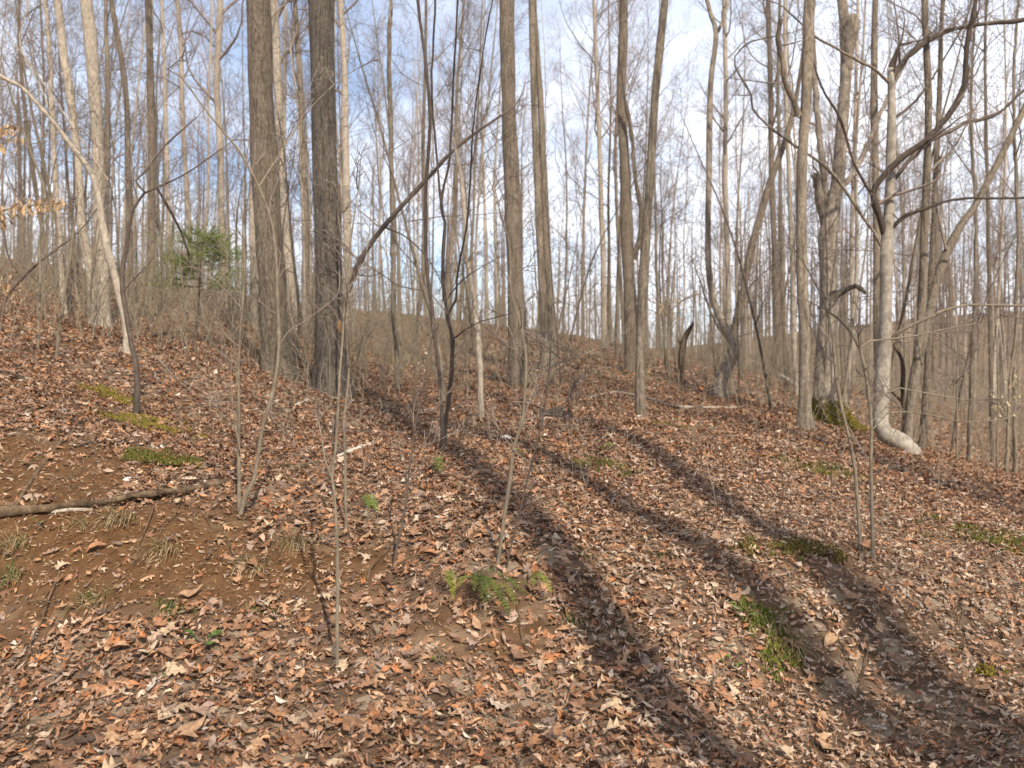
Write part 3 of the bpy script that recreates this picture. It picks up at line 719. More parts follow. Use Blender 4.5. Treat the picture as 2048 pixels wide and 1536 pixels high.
def righttrees():
    make_tree('oak_tree', 'straight brown trunk directly left of the mossy-footed broken maple', 'tree',
      [[(1610,860,30),(1609,830,26),(1609,780,24),(1609,650,22),(1603,525,20),(1604,340,20),(1612,200,22),(1617,80,22),(1620,0,21)]],
      limbs=[[(1597,232,12),(1585,200,12),(1570,164,11),(1560,110,10),(1555,79,10),(1558,50,9),(1562,38,8),{'dy':-.3,'twigs':2,'tip':False}]], mat='grey', H=19, crown=12, crownL=4, z_crown=8.5, flare=0.5, seed=30, anchor='straight brown trunk')
    r, g, _ = make_tree('maple_tree', 'broken-topped forked maple with mossy foot and a short stub limb', 'tree',
      [[(1650,845,50),(1649,815,42),(1648,770,38),(1650,700,34),(1654,640,32),(1657,580,34),(1657,520,36),(1656,479,38),(1660,444,32),(1669,400,26),(1676,359,25),(1685,239,24),(1692,137,22),(1690,60,20),(1684,0,18)]],
      limbs=[[(1654,455,20),(1646,430,18),(1640,395,17),(1636,370,16),(1630,349,14),{'name':'broken_limb','dy':-.25,'twigs':0}],
              [(1652,450,14),(1648,400,13),(1643,340,12),(1638,274,12),(1632,180,11),(1628,110,10),(1622,0,8),{'dy':.5,'twigs':5,'go':3}],
              [(1672,400,12),(1690,362,10),(1724,308,9),(1768,209,9),(1796,150,8),(1826,103,8),(1870,72,7),(1929,51,6),(2060,38,5),{'dy':1.4,'twigs':10,'twigL':1.4}],
              [(1643,622,16),(1655,606,15),(1676,590,13),(1696,578,12),(1712,573,11),(1722,578,8),(1731,587,5),{'name':'broken_limb','dy':-.5,'twigs':0,'mat':'oak_brown'}],
              [(1694,140,20),(1700,90,24),(1704,45,26),(1705,30,18),{'name':'broken_limb','dy':-.3,'twigs':1,'tip':False}]],
      mat='maple', H=18, crown=10, crownL=4.5, z_crown=8.5, flare=0.55, seed=31, sides=20, anchor='broken maple')
    moss_skirt(r, g, 0.34)
    make_tree('beech_tree', 'white smooth beech with a bent foot sprawling along the slope', 'tree',
      [[(1824,965,48),(1824,930,46),(1819,905,43),(1804,887,39),(1786,876,36),(1769,866,34),(1761,846,30),(1762,815,28),(1763,758,29),(1769,689,26),(1772,587,25),(1773,500,26),(1779,410,19),(1782,308,18),(1783,205,15),(1781,137,13)]],
      limbs=[[(1770,470,15),(1757,430,13),(1745,392,13),(1754,365,12),(1768,345,12),(1800,310,12),(1844,273,12),(1890,225,12),(1922,181,11),(1932,140,10),(1939,103,9),(1945,50,9),(1956,0,8),{'mat':'dark','dy':-.8,'twigs':12,'twigL':1.4,'go':2}],
              [(1745,392,5),(1707,325,5),(1690,275,5),(1676,232,5),(1650,190,4),(1635,154,4),(1625,110,3),{'mat':'dark','dy':-.4,'twigs':5}],
              [(1779,465,9),(1800,440,8),(1826,424,7),(1870,408,6),(1929,396,5),(2060,396,4),{'mat':'dark','dy':-.6,'twigs':8}],
              [(1783,365,10),(1810,330,9),(1861,280,8),(1930,250,8),(1998,226,7),(2060,170,6),{'mat':'dark','dy':.7,'twigs':8}],
              [(1762,492,6),(1745,465,6),(1724,434,6),(1686,372,6),(1660,340,6),(1632,318,5),(1570,280,5),(1535,252,4),(1505,219,4),(1503,190,4),(1471,130,3),(1480,100,3),(1505,82,3),(1553,72,2),{'dy':-.9,'twigs':9,'twigL':.9,'mat':'grey'}],
              [(1778,165,7),(1750,138,6),(1724,123,6),(1673,96,5),(1628,68,4),(1567,14,3),{'dy':-.5,'twigs':7,'mat':'grey'}],
              [(1784,160,12),(1795,140,12),(1820,110,11),(1861,82,10),(1900,65,9),(1946,51,8),(2060,38,7),{'mat':'dark','dy':.5,'twigs':10,'twigL':1.3}],
              [(1781,135,9),(1790,110,8),(1798,92,8),(1825,84,4),{'mat':'dark','dy':-.2,'twigs':3}],
              [(1784,240,5),(1830,200,5),(1880,130,4),(1930,40,4),(1945,0,3),{'mat':'dark','dy':1.0,'twigs':6}],
              [(1776,700,8),(1790,670,7),(1820,655,6),(1850,640,6),(1890,622,6),(1940,610,5),(2060,612,4),{'dy':-.7,'twigs':6,'twigL':.8,'mat':'sapling'}]],
      mat='beech', crown=0, flare=0.45, Y=13.5, base_extra=0.3, seed=32, sides=20, rough=0.04, anchor='white beech', spec=None)
    make_tree('maple_tree', 'grey double-stemmed tree close right of the white beech', 'tree',
      [[(1812,878,20),(1823,792,18),(1833,723,17),(1840,655,16),(1847,553,16),(1848,479,15),(1854,342,15),(1857,205,14),(1852,80,12),(1850,0,12)],
       [(1810,868,17),(1827,775,17),(1844,689,17),(1868,587,16),(1888,518,16),(1922,450,15),(1946,418,14),(1987,342,13),(2048,219,12),(2110,100,10),(2160,0,9)]],
      limbs=[[(1893,500,5),(1880,440,5),(1870,400,4),(1880,340,4),{'twigs':4,'dy':.5}],[(1858,345,6),(1880,320,5),(1910,290,4),(1960,200,3),{'twigs':5,'dy':.6}]],
      mat='grey', H=18, crown=12, crownL=4, z_crown=8, flare=0.3, seed=33, Y=13.9, anchor='grey double stem')
    make_tree('dead_snag', 'black dead stick of a tree between white beech and grey double stem', 'dead tree',
      [[(1836,915,9),(1826,890,9),(1815,850,9),(1810,800,9),(1810,740,9),(1807,720,8),(1795,700,6),(1780,672,5),(1773,650,4)]],
      limbs=[[(1807,810,5),(1795,795,5),(1778,780,3),{'twigs':0,'dy':.1}]], mat='rotten', crown=0, flare=0.1, seed=34, Y=14.3)
    make_tree('poplar_tree', 'straight grey trunk hiding directly behind the white beech', 'tree',
      [[(1756,835,18),(1756,740,16),(1754,600,15),(1754,513,14),(1751,342,14),(1748,171,13),(1751,0,12)]], mat='grey', H=20, crown=14, crownL=4, z_crown=9, flare=0.3, seed=35, Y=18.0)
    make_tree('poplar_tree', 'bare dark grey trunk behind the grey double stem', 'tree',
      [[(1844,890,14),(1853,775,14),(1859,640,13),(1866,500,12),(1872,340,11),(1880,160,9),(1886,0,8)]], mat='oak', H=17, crown=12, crownL=4, z_crown=8, flare=0.3, seed=36, Y=17.0)
    make_tree('maple_tree', 'twisted pale tree with a kinked trunk near the leaning dark trunk', 'tree',
      [[(1436,796,32),(1440,765,28),(1452,735,26),(1466,712,26),(1470,698,24),(1460,675,19),(1449,655,17),(1430,610,13),(1418,545,12),(1416,450,12),(1418,342,12),(1421,171,11),(1432,68,10),(1414,0,8)]],
      limbs=[[(1470,695,7),(1462,684,6),(1436,655,5),(1412,600,4),(1400,560,3),{'twigs':4,'dy':.4}],[(1433,68,7),(1450,30,6),(1455,0,5),{'twigs':3,'dy':.4,'go':2}]], mat='maple', H=20, crown=12, crownL=4, z_crown=10, flare=0.3, seed=37, anchor='kinked tree')
    make_tree('oak_tree', 'dark trunk leaning far right behind the kinked pale tree', 'tree',
      [[(1459,793,17),(1460,750,16),(1464,689,16),(1485,587,15),(1502,500,14),(1539,369,14),(1570,284,12),(1587,219,9),(1600,150,7),(1610,60,5),(1615,0,4)]], mat='oak', H=14, crown=6, crownL=3, z_crown=9, flare=0.3, seed=38)
    make_tree('dead_snag', 'ragged dark snapped snag left of the kinked pale tree', 'dead tree',
      [[(1360,768,14),(1362,730,14),(1366,690,13),(1374,668,11),(1382,655,8),(1387,645,5)]], limbs=[[(1366,700,6),(1356,680,4),(1352,668,2),{'twigs':0,'dy':.2}]], mat='rotten', crown=0, flare=0.3, seed=39, rough=0.14)
    for k, (lab, st, mt, anc) in enumerate([
      ('slim tan tree behind the kinked tree, first right of its stem', [(1460,735,12),(1457,640,11),(1455,520,11),(1450,342,10),(1452,200,9),(1448,0,8)], 'tan', None),
      ('dark slim straight tree midway between kinked tree and straight brown trunk', [(1555,752,13),(1553,640,12),(1549,500,11),(1543,342,11),(1541,170,10),(1536,0,9)], 'oak', 'dark straight tree'),
      ('thin tree close right of the dark straight slim tree', [(1573,757,9),(1567,640,8),(1563,500,8),(1560,340,7),(1556,170,6),(1560,0,6)], 'grey', None),
      ('pale lichen-spotted thin tree touching the left side of the straight brown trunk', [(1592,790,11),(1589,700,10),(1585,560,10),(1580,400,9),(1572,200,8),(1570,0,7)], 'tan', None),
      ('slim tree between the broken maple and the white beech', [(1707,772,10),(1705,640,9),(1703,500,9),(1708,340,8),(1712,170,7),(1716,0,6)], 'tan', None)]):
        make_tree('poplar_tree', lab, 'tree', [st], mat=mt, H=22, crown=16, crownL=4, z_crown=9, flare=0.3, seed=60 + k, group='slim trees behind the kinked tree and the maple', anchor=anc, spec=CROWN)
    for k, (px, py, y, lean, lab) in enumerate([(1935,925,17,6,'grey tree beyond the crest, first to the right of the double stem'),(1985,930,21,-4,'slim tree beyond the crest near the right edge, left of two'),(2028,945,18,3,'slim dark tree beyond the crest at the right edge')]):
        make_tree('poplar_tree', lab, 'tree', [[(px,py,9),(px+lean,700,8),(px+lean*2,450,7),(px+lean*2-6,200,6),(px+lean*3,0,5)]], mat=('grey','oak','grey')[k], H=17, crown=14, crownL=4, z_crown=5, flare=0.3, seed=70 + k, Y=y, spec=CROWN, group='trees beyond the crest on the right')
def moss_skirt(root, g, r):
    """mossy growth round the foot of a trunk, spilling down the right side"""
    n = 9000
    th = nrng.uniform(0, 6.283, n); q = nrng.random(n) ** 0.8
    side = 1 + 1.1 * np.clip(np.cos(th + 0.45), 0, 1)
    rr = r * (0.95 + 0.75 * q * side)
    x = g.x + np.cos(th) * rr; y = g.y + np.sin(th) * rr
    z = hgt(x, y) + 0.42 * (1 - q) ** 2 + 0.05
    V, F, C = spikes(np.stack([x, y, z], 1), 0.045, 0.018)
    link('moss', mesh_np('moss', V - np.array(g), F, M['moss'], smooth=False, col=C), root)
def spikes(P, h, w, cols=((0.20,0.165,0.025),(0.14,0.125,0.022),(0.26,0.20,0.05),(0.22,0.15,0.06))):
    n = len(P); th = nrng.uniform(0, 6.283, n); d = np.stack([np.cos(th), np.sin(th), np.zeros(n)], 1) * (w * nrng.uniform(.6, 1.4, n))[:, None]
    tip = P + np.stack([nrng.normal(0, w, n), nrng.normal(0, w, n), h * nrng.uniform(.3, 1.0, n)], 1)
    V = np.stack([P - d, P + d, tip], 1).reshape(-1, 3); V[:, 2] -= 0.004
    C = np.repeat(np.array(cols)[nrng.integers(0, len(cols), n)] * nrng.uniform(.7, 1.3, (n, 1)), 3, 0)
    return V, np.arange(3 * n).reshape(-1, 3), C
righttrees()
def lefttrees():
    make_tree('oak_tree', 'left stem of the joined pale pair on the left slope', 'tree',
      [[(192,655,26),(189,620,23),(183,553,20),(170,484,18),(161,430,17),(154,308,16),(140,188,16),(126,103,15),(115,0,15)]], mat='tan', H=22, crown=14, crownL=4.5, z_crown=10, flare=0.7, seed=80, anchor='pale joined pair', group='pale joined pair on the left slope')
    make_tree('oak_tree', 'right and thicker stem of the joined pale pair on the left slope', 'tree',
      [[(209,656,27),(207,610,27),(205,535,26),(202,513,25),(198,342,25),(191,205,25),(181,85,24),(172,0,22)]], mat='tan', H=23, crown=14, crownL=4.5, z_crown=10, flare=0.7, seed=81, group='pale joined pair on the left slope')
    make_tree('maple_tree', 'pale-footed tree bowing far left across the pale joined pair', 'tree',
      [[(253,708,15),(249,640,14),(238,580,14),(226,530,13),(210,460,13),(200,400,12),(185,349,12),(147,297,11),(109,246,10),(51,185,9),(0,154,8),(-90,90,6),(-160,0,4)]],
      limbs=[[(215,360,5),(190,320,4),(130,230,3),(60,130,3),(10,60,2),{'twigs':5,'dy':-.5}],[(109,246,4),(80,170,3),(40,90,3),(60,0,2),{'twigs':4,'dy':.4}]], mat='tan', H=11, crown=5, crownL=2.5, z_crown=7, flare=0.25, seed=82, side_twigs=10, twigL=1.2)
    for k, (lab, st, mt) in enumerate([
      ('thin pale tree far left of the pale joined pair', [(128,630,10),(122,540,9),(116,440,9),(111,273,9),(103,103,9),(97,0,8)], 'tan'),
      ('dark grey trunk between the joined pale pair and the evergreen', [(262,650,14),(260,513,12),(256,342,11),(253,205,11),(240,100,10),(222,0,9)], 'oak'),
      ('straight dark brown trunk nearest left of the evergreen', [(298,642,17),(299,560,15),(303,450,15),(304,342,14),(301,171,14),(296,0,13)], 'oak'),
      ('cream-barked slim tree rising directly behind the evergreen', [(386,590,11),(378,444,10),(371,342,9),(364,205,9),(362,103,9),(355,0,8)], 'tan'),
      ('stout pale tree rising behind the right side of the evergreen', [(450,600,15),(444,513,13),(441,308,13),(434,171,12),(441,0,12)], 'tan'),
      ('pale slim tree hugging the right side of the thick left oak', [(592,660,20),(580,560,19),(566,400,18),(557,200,17),(549,0,16)], 'tan'),
      ('pale slim tree hugging the left side of the thick left oak', [(516,662,18),(510,560,17),(506,450,16),(508,300,15),(505,150,14),(512,0,13)], 'tan'),
      ('tan tree just right of the furrowed oak', [(700,660,18),(697,560,17),(693,400,16),(690,250,14),(688,120,12),(680,0,11)], 'tan'),
      ('grey tree midway between furrowed oak and thick left oak', [(615,650,12),(610,500,11),(607,350,11),(600,170,10),(590,0,9)], 'grey')]):
        make_tree('poplar_tree', lab, 'tree', [st], mat=mt, H=22, crown=15, crownL=4, z_crown=8, flare=0.35, seed=90 + k, group='slim trees of the left woods', spec=CROWN if k % 2 else CROWN_LITE)
    make_tree('sapling', 'branching thin dark sapling at the left picture edge', 'sapling',
      [[(3,640,5),(10,600,5),(45,555,5),(100,508,4),(155,465,3),(200,410,2)]], limbs=[[(45,555,4),(20,520,4),(10,480,3),(3,440,3),(14,390,2),{'twigs':4,'dy':.2,'twigL':.5}]], mat='dark', crown=0, flare=0.1, seed=110, side_twigs=6, twigL=0.6)
    make_tree('sapling', 'thin pale stem leaning right, before the joined pale pair', 'sapling',
      [[(112,720,6),(118,660,6),(128,590,5),(141,500,5),(150,440,4),(154,400,3)]], mat='sapling', crown=0, flare=0.1, seed=111, side_twigs=5, twigL=0.7)
    make_tree('sapling', 'slim grey stem left of the pale leaning stem on the left slope', 'sapling',
      [[(75,700,5),(80,620,5),(82,550,5),(80,475,4),(95,430,3),(110,370,2)]], mat='sapling', crown=0, flare=0.1, seed=112, side_twigs=6, twigL=0.7)
lefttrees()

# ------------------------------------------------------------------ trees of the woods behind
BG = []
def proto(seed, Ht, r, mat, twig, nb, L0, z0, sway=1.0):
    rng = random.Random(seed)
    root = link('slender_tree', None); root.empty_display_size = 0.3
    rows = []; x = y = 0.0; dx, dy = rng.gauss(0, .02) * sway, rng.gauss(0, .02) * sway
    n = 12
    for i in range(n + 1):
        t = i / n; rows.append([x, y, -0.35 + t * (Ht + .35), r * (1.12 - 0.95 * t ** 0.9)])
        dx += rng.gauss(0, .030) * sway - dx * .12; dy += rng.gauss(0, .030) * sway - dy * .12; x += dx * Ht / n; y += dy * Ht / n
    R = spline(rows, 0.9)
    link('trunk', trunk_mesh('trunk', R, M[mat], (0, 0, 0), sides=10, flare=0.3, flare_h=0.4, rough=0.05, seed=seed), root)
    tb = Tubes(); crown_on(tb, R, rng, z0, nb, L0, CROWN, el=(28, 68))
    link('crown', tb.mesh('crown', M[twig]), root)
    return root
PROTO = [proto(200 + i, *a) for i, a in enumerate([
  (21, .085, 'tan', 'twig', 20, 4.2, 6), (19, .07, 'tan', 'twig', 19, 3.8, 5), (23, .105, 'grey', 'twig', 22, 4.8, 7), (17, .055, 'tan', 'twig', 17, 3.2, 4),
  (20, .075, 'grey', 'redtwig', 20, 4.2, 6), (16, .042, 'tan', 'twig', 16, 2.8, 4), (22, .095, 'oak', 'twig', 20, 4.6, 7), (14, .038, 'grey', 'twig', 15, 2.6, 3.5),
  (18, .06, 'tan', 'redtwig', 18, 3.6, 5), (24, .125, 'tan', 'twig', 22, 5.2, 8)])]
def copy_tree(src):
    c = src.copy(); COL.objects.link(c)
    for ch in src.children:
        d = ch.copy(); COL.objects.link(d); d.parent = c
    return c
brng = random.Random(77)
used = set()
def place(kind, x, y, s=1.0, rz=None):
    src = PROTO[kind]
    o = src if kind not in used else copy_tree(src)
    used.add(kind)
    o.location = (x, y, zat(x, y)); o.rotation_euler = (brng.gauss(0, .025), brng.gauss(0, .025), brng.uniform(0, 6.28) if rz is None else rz)
    o.scale = (s, s, s)
    return o
spots = []
def try_spot(y0, y1, um, dmin):
    for _ in range(40):
        y = math.sqrt(brng.uniform(y0 * y0, y1 * y1)); x = brng.uniform(-um, um) * y
        if all((x - a) ** 2 + (y - b) ** 2 > dmin * dmin for a, b in spots):
            spots.append((x, y)); return x, y
    return None
for n, y0, y1, dmin in [(8, 22, 30, 2.4), (44, 30, 45, 2.0), (128, 45, 78, 1.6)]:
    for _ in range(n):
        s = try_spot(y0, y1, 0.70, dmin)
        if s:
            o = place(brng.choice([1, 3, 5, 7, 8]) if s[0] / s[1] > 0.27 and s[1] < 60 else brng.randrange(10), *s, brng.uniform(0.82, 1.12)); BG.append((o, s))
ORD = ['first', 'second', 'third', 'fourth', 'fifth', 'sixth', 'seventh', 'eighth', 'ninth', 'tenth', 'eleventh', 'twelfth', 'thirteenth', 'fourteenth', 'fifteenth', 'sixteenth',
       'seventeenth', 'eighteenth', 'nineteenth', 'twentieth']
def ordinal(i):
    return ORD[i] if i < 20 else ('twenty-' + ORD[i - 20] if i < 29 else 'number %d' % (i + 1))
def label_between(items, fmt, cat, group):
    """items: (object, pixel x). Names each by its order between the two landmark trees it stands between"""
    anc = sorted(ANCHORS); bins = {}
    for o, px in sorted(items, key=lambda t: t[1]):
        k = sum(1 for a in anc if a[0] < px); bins.setdefault(k, []).append(o)
    for k, lst in bins.items():
        if k == 0: where = 'left of the ' + anc[0][1]
        elif k == len(anc): where = 'right of the ' + anc[-1][1]
        else: where = 'between %s and %s' % (anc[k - 1][1], anc[k][1])
        for i, o in enumerate(lst):
            tag(o, fmt % (ordinal(i), where), cat, group)
fol = lambda s: CX + s[0] / s[1] * FPX
label_between([(o, fol(s)) for o, s in BG if s[1] < 45], 'bare nearer woods tree, %s from left %s', 'tree', 'bare trees of the nearer woods')
label_between([(o, fol(s)) for o, s in BG if s[1] >= 45], 'faint distant bare tree, %s from left %s', 'tree', 'bare trees of the farther woods')
# trees across the track behind the viewpoint, whose shadows fall over the slope
TALL = proto(230, 25, .225, 'oak', 'twig', 16, 4.5, 12.5, 0.6)
PROTO.append(TALL)
for k, (x, y, kind, s) in enumerate([(3.75, -4.6, 10, 1.0), (5.05, -4.4, 10, 1.0), (9.0, -4.0, 10, .95), (5.75, -5.6, 10, .9), (12.0, -7.0, 10, 1.0), (-1.5, -13, 3, 1.0), (2.2, -16, 1, 1.0), (13.5, -13, 0, 1.0), (8.6, -15, 8, 1.0), (-7, -14, 5, 1.0), (18, -10, 1, 1.0)]):
    o = place(kind, x, y, s); o.rotation_euler = (0, 0, 1.3 * k)
    tag(o, 'bare tree across the track behind the viewpoint, %s from the track' % ORD[k], 'tree', 'bare trees behind the viewpoint')

# woods too far off to tell one tree from another
def far_woods():
    rng = random.Random(9); parts = []
    lows = []
    for k in range(5):
        tb = Tubes(); Ht = 17 + k
        rows = np.array([[rng.gauss(0, .12), rng.gauss(0, .12), -0.5 + t * Ht, 0.17 * (1.1 - t)] for t in np.linspace(0, 1, 6)])
        tb.add(rows[:, :3], rows[:, 3], 4)
        crown_on(tb, spline(rows, 1.0), rng, 5.0, 13, 4.0, [(4, 3, 6, 0.45, 48), (2, 3, 0, 0, 0)], el=(30, 70))
        lows.append(tb.arrays())
    V, F3, F4, off = [], [], [], 0
    n = 0
    while n < 390:
        y = math.sqrt(rng.uniform(76 ** 2, 152 ** 2)); x = rng.uniform(-0.72, 0.74) * y
        if n >= 300: y = math.sqrt(rng.uniform(48 ** 2, 150 ** 2)); x = rng.uniform(0.22, 0.76) * y
        v, f = lows[rng.randrange(5)]
        a = rng.uniform(0, 6.28); s = rng.uniform(.8, 1.15) if n < 300 else rng.uniform(.28, .75); c_, s_ = math.cos(a) * s, math.sin(a) * s
        w = np.stack([v[:, 0] * c_ - v[:, 1] * s_ + x, v[:, 0] * s_ + v[:, 1] * c_ + y, v[:, 2] * s + zat(x, y)], 1)
        V.append(w); F4.append(f[0] + off); F3.append(f[1] + off); off += len(v); n += 1
    o = link('distant_woods', mesh_np('distant_woods', np.concatenate(V), [np.concatenate(F4), np.concatenate(F3)], M['twig']))
    tag(o, 'grey haze of bare distant woods along the far ridge and hollow', 'woods', kind='stuff')
far_woods()

# ------------------------------------------------------------------ undergrowth
def undergrowth():
    rng = random.Random(31); tb = Tubes(); n = 0
    zones = [(330, 11, 30, -.66, -.05), (330, 14, 40, -.1, .35), (950, 15, 45, .36, .74), (420, 28, 60, -.66, .45), (70, 6.5, 11, -.4, .5), (1200, 40, 100, .12, .74), (650, 34, 62, -.45, .45), (700, 16, 36, -.3, .36), (1100, 12, 30, -.66, -.12), (500, 24, 40, -.64, .4)]
    for cnt, y0, y1, u0, u1 in zones:
        for _ in range(cnt):
            y = math.sqrt(rng.uniform(y0 * y0, y1 * y1)); x = rng.uniform(u0, u1) * y
            h = rng.uniform(0.5, 2.6) * (1.7 if y > 34 else 1) if y > 11 else rng.uniform(0.25, 0.8)
            r = rng.uniform(0.004, 0.011) * (1 if y > 11 else 0.45)
            p = Vector((x, y, zat(x, y) - 0.05)); d = Vector((rng.gauss(0, .13), rng.gauss(0, .13), 1)).normalized()
            grow(tb, p, d, h, r, 0, rng, [(4, 3, 5, 0.42, 38), (2, 3, 0, 0, 0)], up=0.05)
    o = link('undergrowth', tb.mesh('undergrowth', M['sapling']))
    tag(o, 'thin bare brush stems standing all over the leafy slope', 'brush', kind='stuff')
undergrowth()
# larger saplings of the understorey, each a thing
def sap_proto(seed, h, r, mat):
    rng = random.Random(seed); root = link('sapling', None); root.empty_display_size = 0.2
    rows = []; x = y = dx = dy = 0.0
    for i in range(7):
        t = i / 6; rows.append([x, y, -0.12 + t * h, r * (1.05 - 0.85 * t)]); dx += rng.gauss(0, .05); dy += rng.gauss(0, .05); x += dx * h / 6; y += dy * h / 6
    R = spline(rows, 0.35)
    link('trunk', trunk_mesh('trunk', R, M[mat], (0, 0, 0), sides=6, rough=0.03, seed=seed), root)
    tb = Tubes(); crown_on(tb, R, rng, h * 0.25, 13, h * 0.4, TWIGS, el=(-5, 45))
    link('twigs', tb.mesh('twigs', M['twig' if mat != 'dark' else 'dark']), root)
    return root
SAPS = [sap_proto(300 + i, *a) for i, a in enumerate([(4.5, .020, 'sapling'), (6.0, .030, 'dark'), (3.2, .014, 'sapling'), (7.0, .035, 'sapling'), (5.0, .022, 'dark')])]
sused = set(); SAPL = []
for n, y0, y1, u0, u1 in [(34, 13, 26, -.64, .30), (30, 15, 34, .30, .68), (26, 24, 42, -.64, .3)]:
    for _ in range(n):
        y = math.sqrt(brng.uniform(y0 * y0, y1 * y1)); x = brng.uniform(u0, u1) * y; k = brng.randrange(5)
        o = SAPS[k] if k not in sused else copy_tree(SAPS[k]); sused.add(k)
        o.location = (x, y, zat(x, y)); o.rotation_euler = (brng.gauss(0, .07), brng.gauss(0, .07), brng.uniform(0, 6.28)); s = brng.uniform(.8, 1.25); o.scale = (s, s, s)
        SAPL.append((o, CX + x / y * FPX))
label_between(SAPL, 'thin understorey sapling, %s from left %s', 'sapling', 'understorey saplings on the slope')

# ------------------------------------------------------------------ evergreen, leafy branches
def evergreen():
    g = at(392, 612, 15.5); g.z = zat(g.x, g.y); rng = random.Random(8)
    root = tag(link('cedar_tree', None, None, g), 'small green evergreen among the bare trunks left of the thick oak', 'evergreen')
    top = at(415, 462, 15.5).z
    rows = np.array([[g.x + .12 * t, g.y, g.z - .1 + t * (top - g.z + .05), 0.03 * (1.1 - t)] for t in np.linspace(0, 1, 7)])
    link('trunk', trunk_mesh('trunk', rows, M['dark'], g, sides=7, rough=.03), root)
    tb = Tubes(); NV = []; dirs = []
    for k in range(42):
        t = 0.50 + 0.48 * (k + rng.random()) / 42
        p = Vector(rows[0, :3]).lerp(Vector(rows[-1, :3]), t); az = rng.uniform(0, 6.28)
        L = (1.25 * (1.02 - t) ** 0.5 + 0.12) * rng.uniform(.45, 1.2)
        d = Vector((math.cos(az), math.sin(az), rng.uniform(-.1, .35))).normalized(); pts = [p]
        for q in range(5):
            d = (d + Vector((rng.gauss(0, .12), rng.gauss(0, .12), rng.gauss(0.04, .1)))).normalized(); pts.append(pts[-1] + d * L / 5)
        tb.add(pts, [.007, .006, .005, .004, .003, .002], 3)
        for i in range(2, 6):
            for _ in range(7):
                sd = (d + Vector((rng.gauss(0, .6), rng.gauss(0, .6), rng.gauss(0.1, .4)))).normalized()
                b0 = pts[i - 1].lerp(pts[i], rng.random())
                for q in range(11):
                    NV.append(b0 + sd * 0.24 * rng.random()); dirs.append((sd + Vector((rng.gauss(0, .5), rng.gauss(0, .5), rng.gauss(0, .5)))).normalized())
    link('branches', tb.mesh('branches', M['dark'], g), root)
    P = np.array([tuple(v) for v in NV]); D = np.array([tuple(v) for v in dirs]); n = len(P)
    S_ = np.cross(D, nrng.normal(0, 1, (n, 3))); S_ /= np.linalg.norm(S_, axis=1, keepdims=True)
    V = np.stack([P - S_ * .004, P + S_ * .004, P + D * .09], 1).reshape(-1, 3)
    C = np.repeat(np.array([(.11, .135, .03), (.15, .18, .04), (.19, .22, .06)])[nrng.integers(0, 3, n)], 3, 0)
    link('needles', mesh_np('needles', V - np.array(g), np.arange(3 * n).reshape(-1, 3), M['needle'], smooth=False, col=C), root)
evergreen()
def clinging(name, label, base, stems, clusters, Y, seed, cols):
    """a young beech that keeps its dry leaves"""
    root, g, _ = make_tree(name, label, 'sapling', stems, limbs=clusters['limbs'], mat='sapling', crown=0, flare=.1, Y=Y, seed=seed, side_twigs=4, twigL=.5, rough=.02)
    rng = random.Random(seed); x, y, z, = [], [], []
    V, F, C, off = [], [], [], 0
    tv, tf = T_OVAL
    for (px, py, sx, sy, n) in clusters['leaves']:
        for _ in range(n):
            p = at(px + rng.gauss(0, sx), py + rng.gauss(0, sy), Y + rng.gauss(0, .18))
            dn = Vector((rng.gauss(0, .5), rng.gauss(0, .5), -1)).normalized(); sd = rand_perp(dn, rng); s = rng.uniform(.05, .095)
            w = np.array(p)[None] + s * ((tv[:, 0:1] + .5) * np.array(dn)[None] + tv[:, 1:2] * np.array(sd)[None] * 0.9 + (np.abs(tv[:, 1:2]) * .5) * np.array(dn.cross(sd))[None])
            V.append(w); F.append(tf + off); off += len(tv); c = np.array(rng.choice(cols)) * rng.uniform(.8, 1.2); C.append(np.repeat(c[None], len(tv), 0))
    link('dry_leaves', mesh_np('dry_leaves', np.concatenate(V) - np.array(g), np.concatenate(F), M['litter'], smooth=False, col=np.concatenate(C)), root)
clinging('beech_sapling', 'young beech at left edge still holding orange dry leaves', None, [[(-70,740,9),(-62,620,8),(-55,480,7),(-48,360,5),(-45,230,4),(-40,120,2)]],
  {'limbs': [[(-56,470,4),(-20,430,4),(40,415,3),(90,408,2),(135,404,2),{'twigs':4,'twigL':.3,'dy':0.0}],[(-50,330,4),(-25,285,3),(0,262,3),(30,250,2),{'twigs':3,'twigL':.3,'dy':0}],[(-60,600,4),(-20,575,3),(20,560,2),{'twigs':3,'twigL':.3,'dy':0}]],
   'leaves': [(0,415,16,8,26),(45,412,18,7,30),(75,405,16,6,22),(112,402,10,5,16),(8,432,12,8,14),(15,265,14,12,26),(0,290,10,12,14),(25,245,10,8,12),(10,570,16,9,18)]}, 8.6, 120, [(.36,.23,.12),(.42,.29,.16),(.30,.18,.09)])
clinging('beech_sapling', 'young beech behind the burrow crest with pale dry leaves, right edge', None, [[(2012,925,7),(2015,850,6),(2020,780,5),(2030,690,4),(2036,610,2)]],
  {'limbs': [[(2015,845,3),(1995,810,3),(1985,795,2),{'twigs':3,'twigL':.5,'dy':0}],[(2018,800,3),(2030,780,3),(2045,770,2),{'twigs':2,'twigL':.4,'dy':0}]],
   'leaves': [(2000,800,14,10,20),(2030,760,12,12,16),(2010,830,12,8,12),(2040,800,10,10,10)]}, 17.0, 121, [(.55,.42,.22),(.5,.36,.18),(.6,.5,.3)])
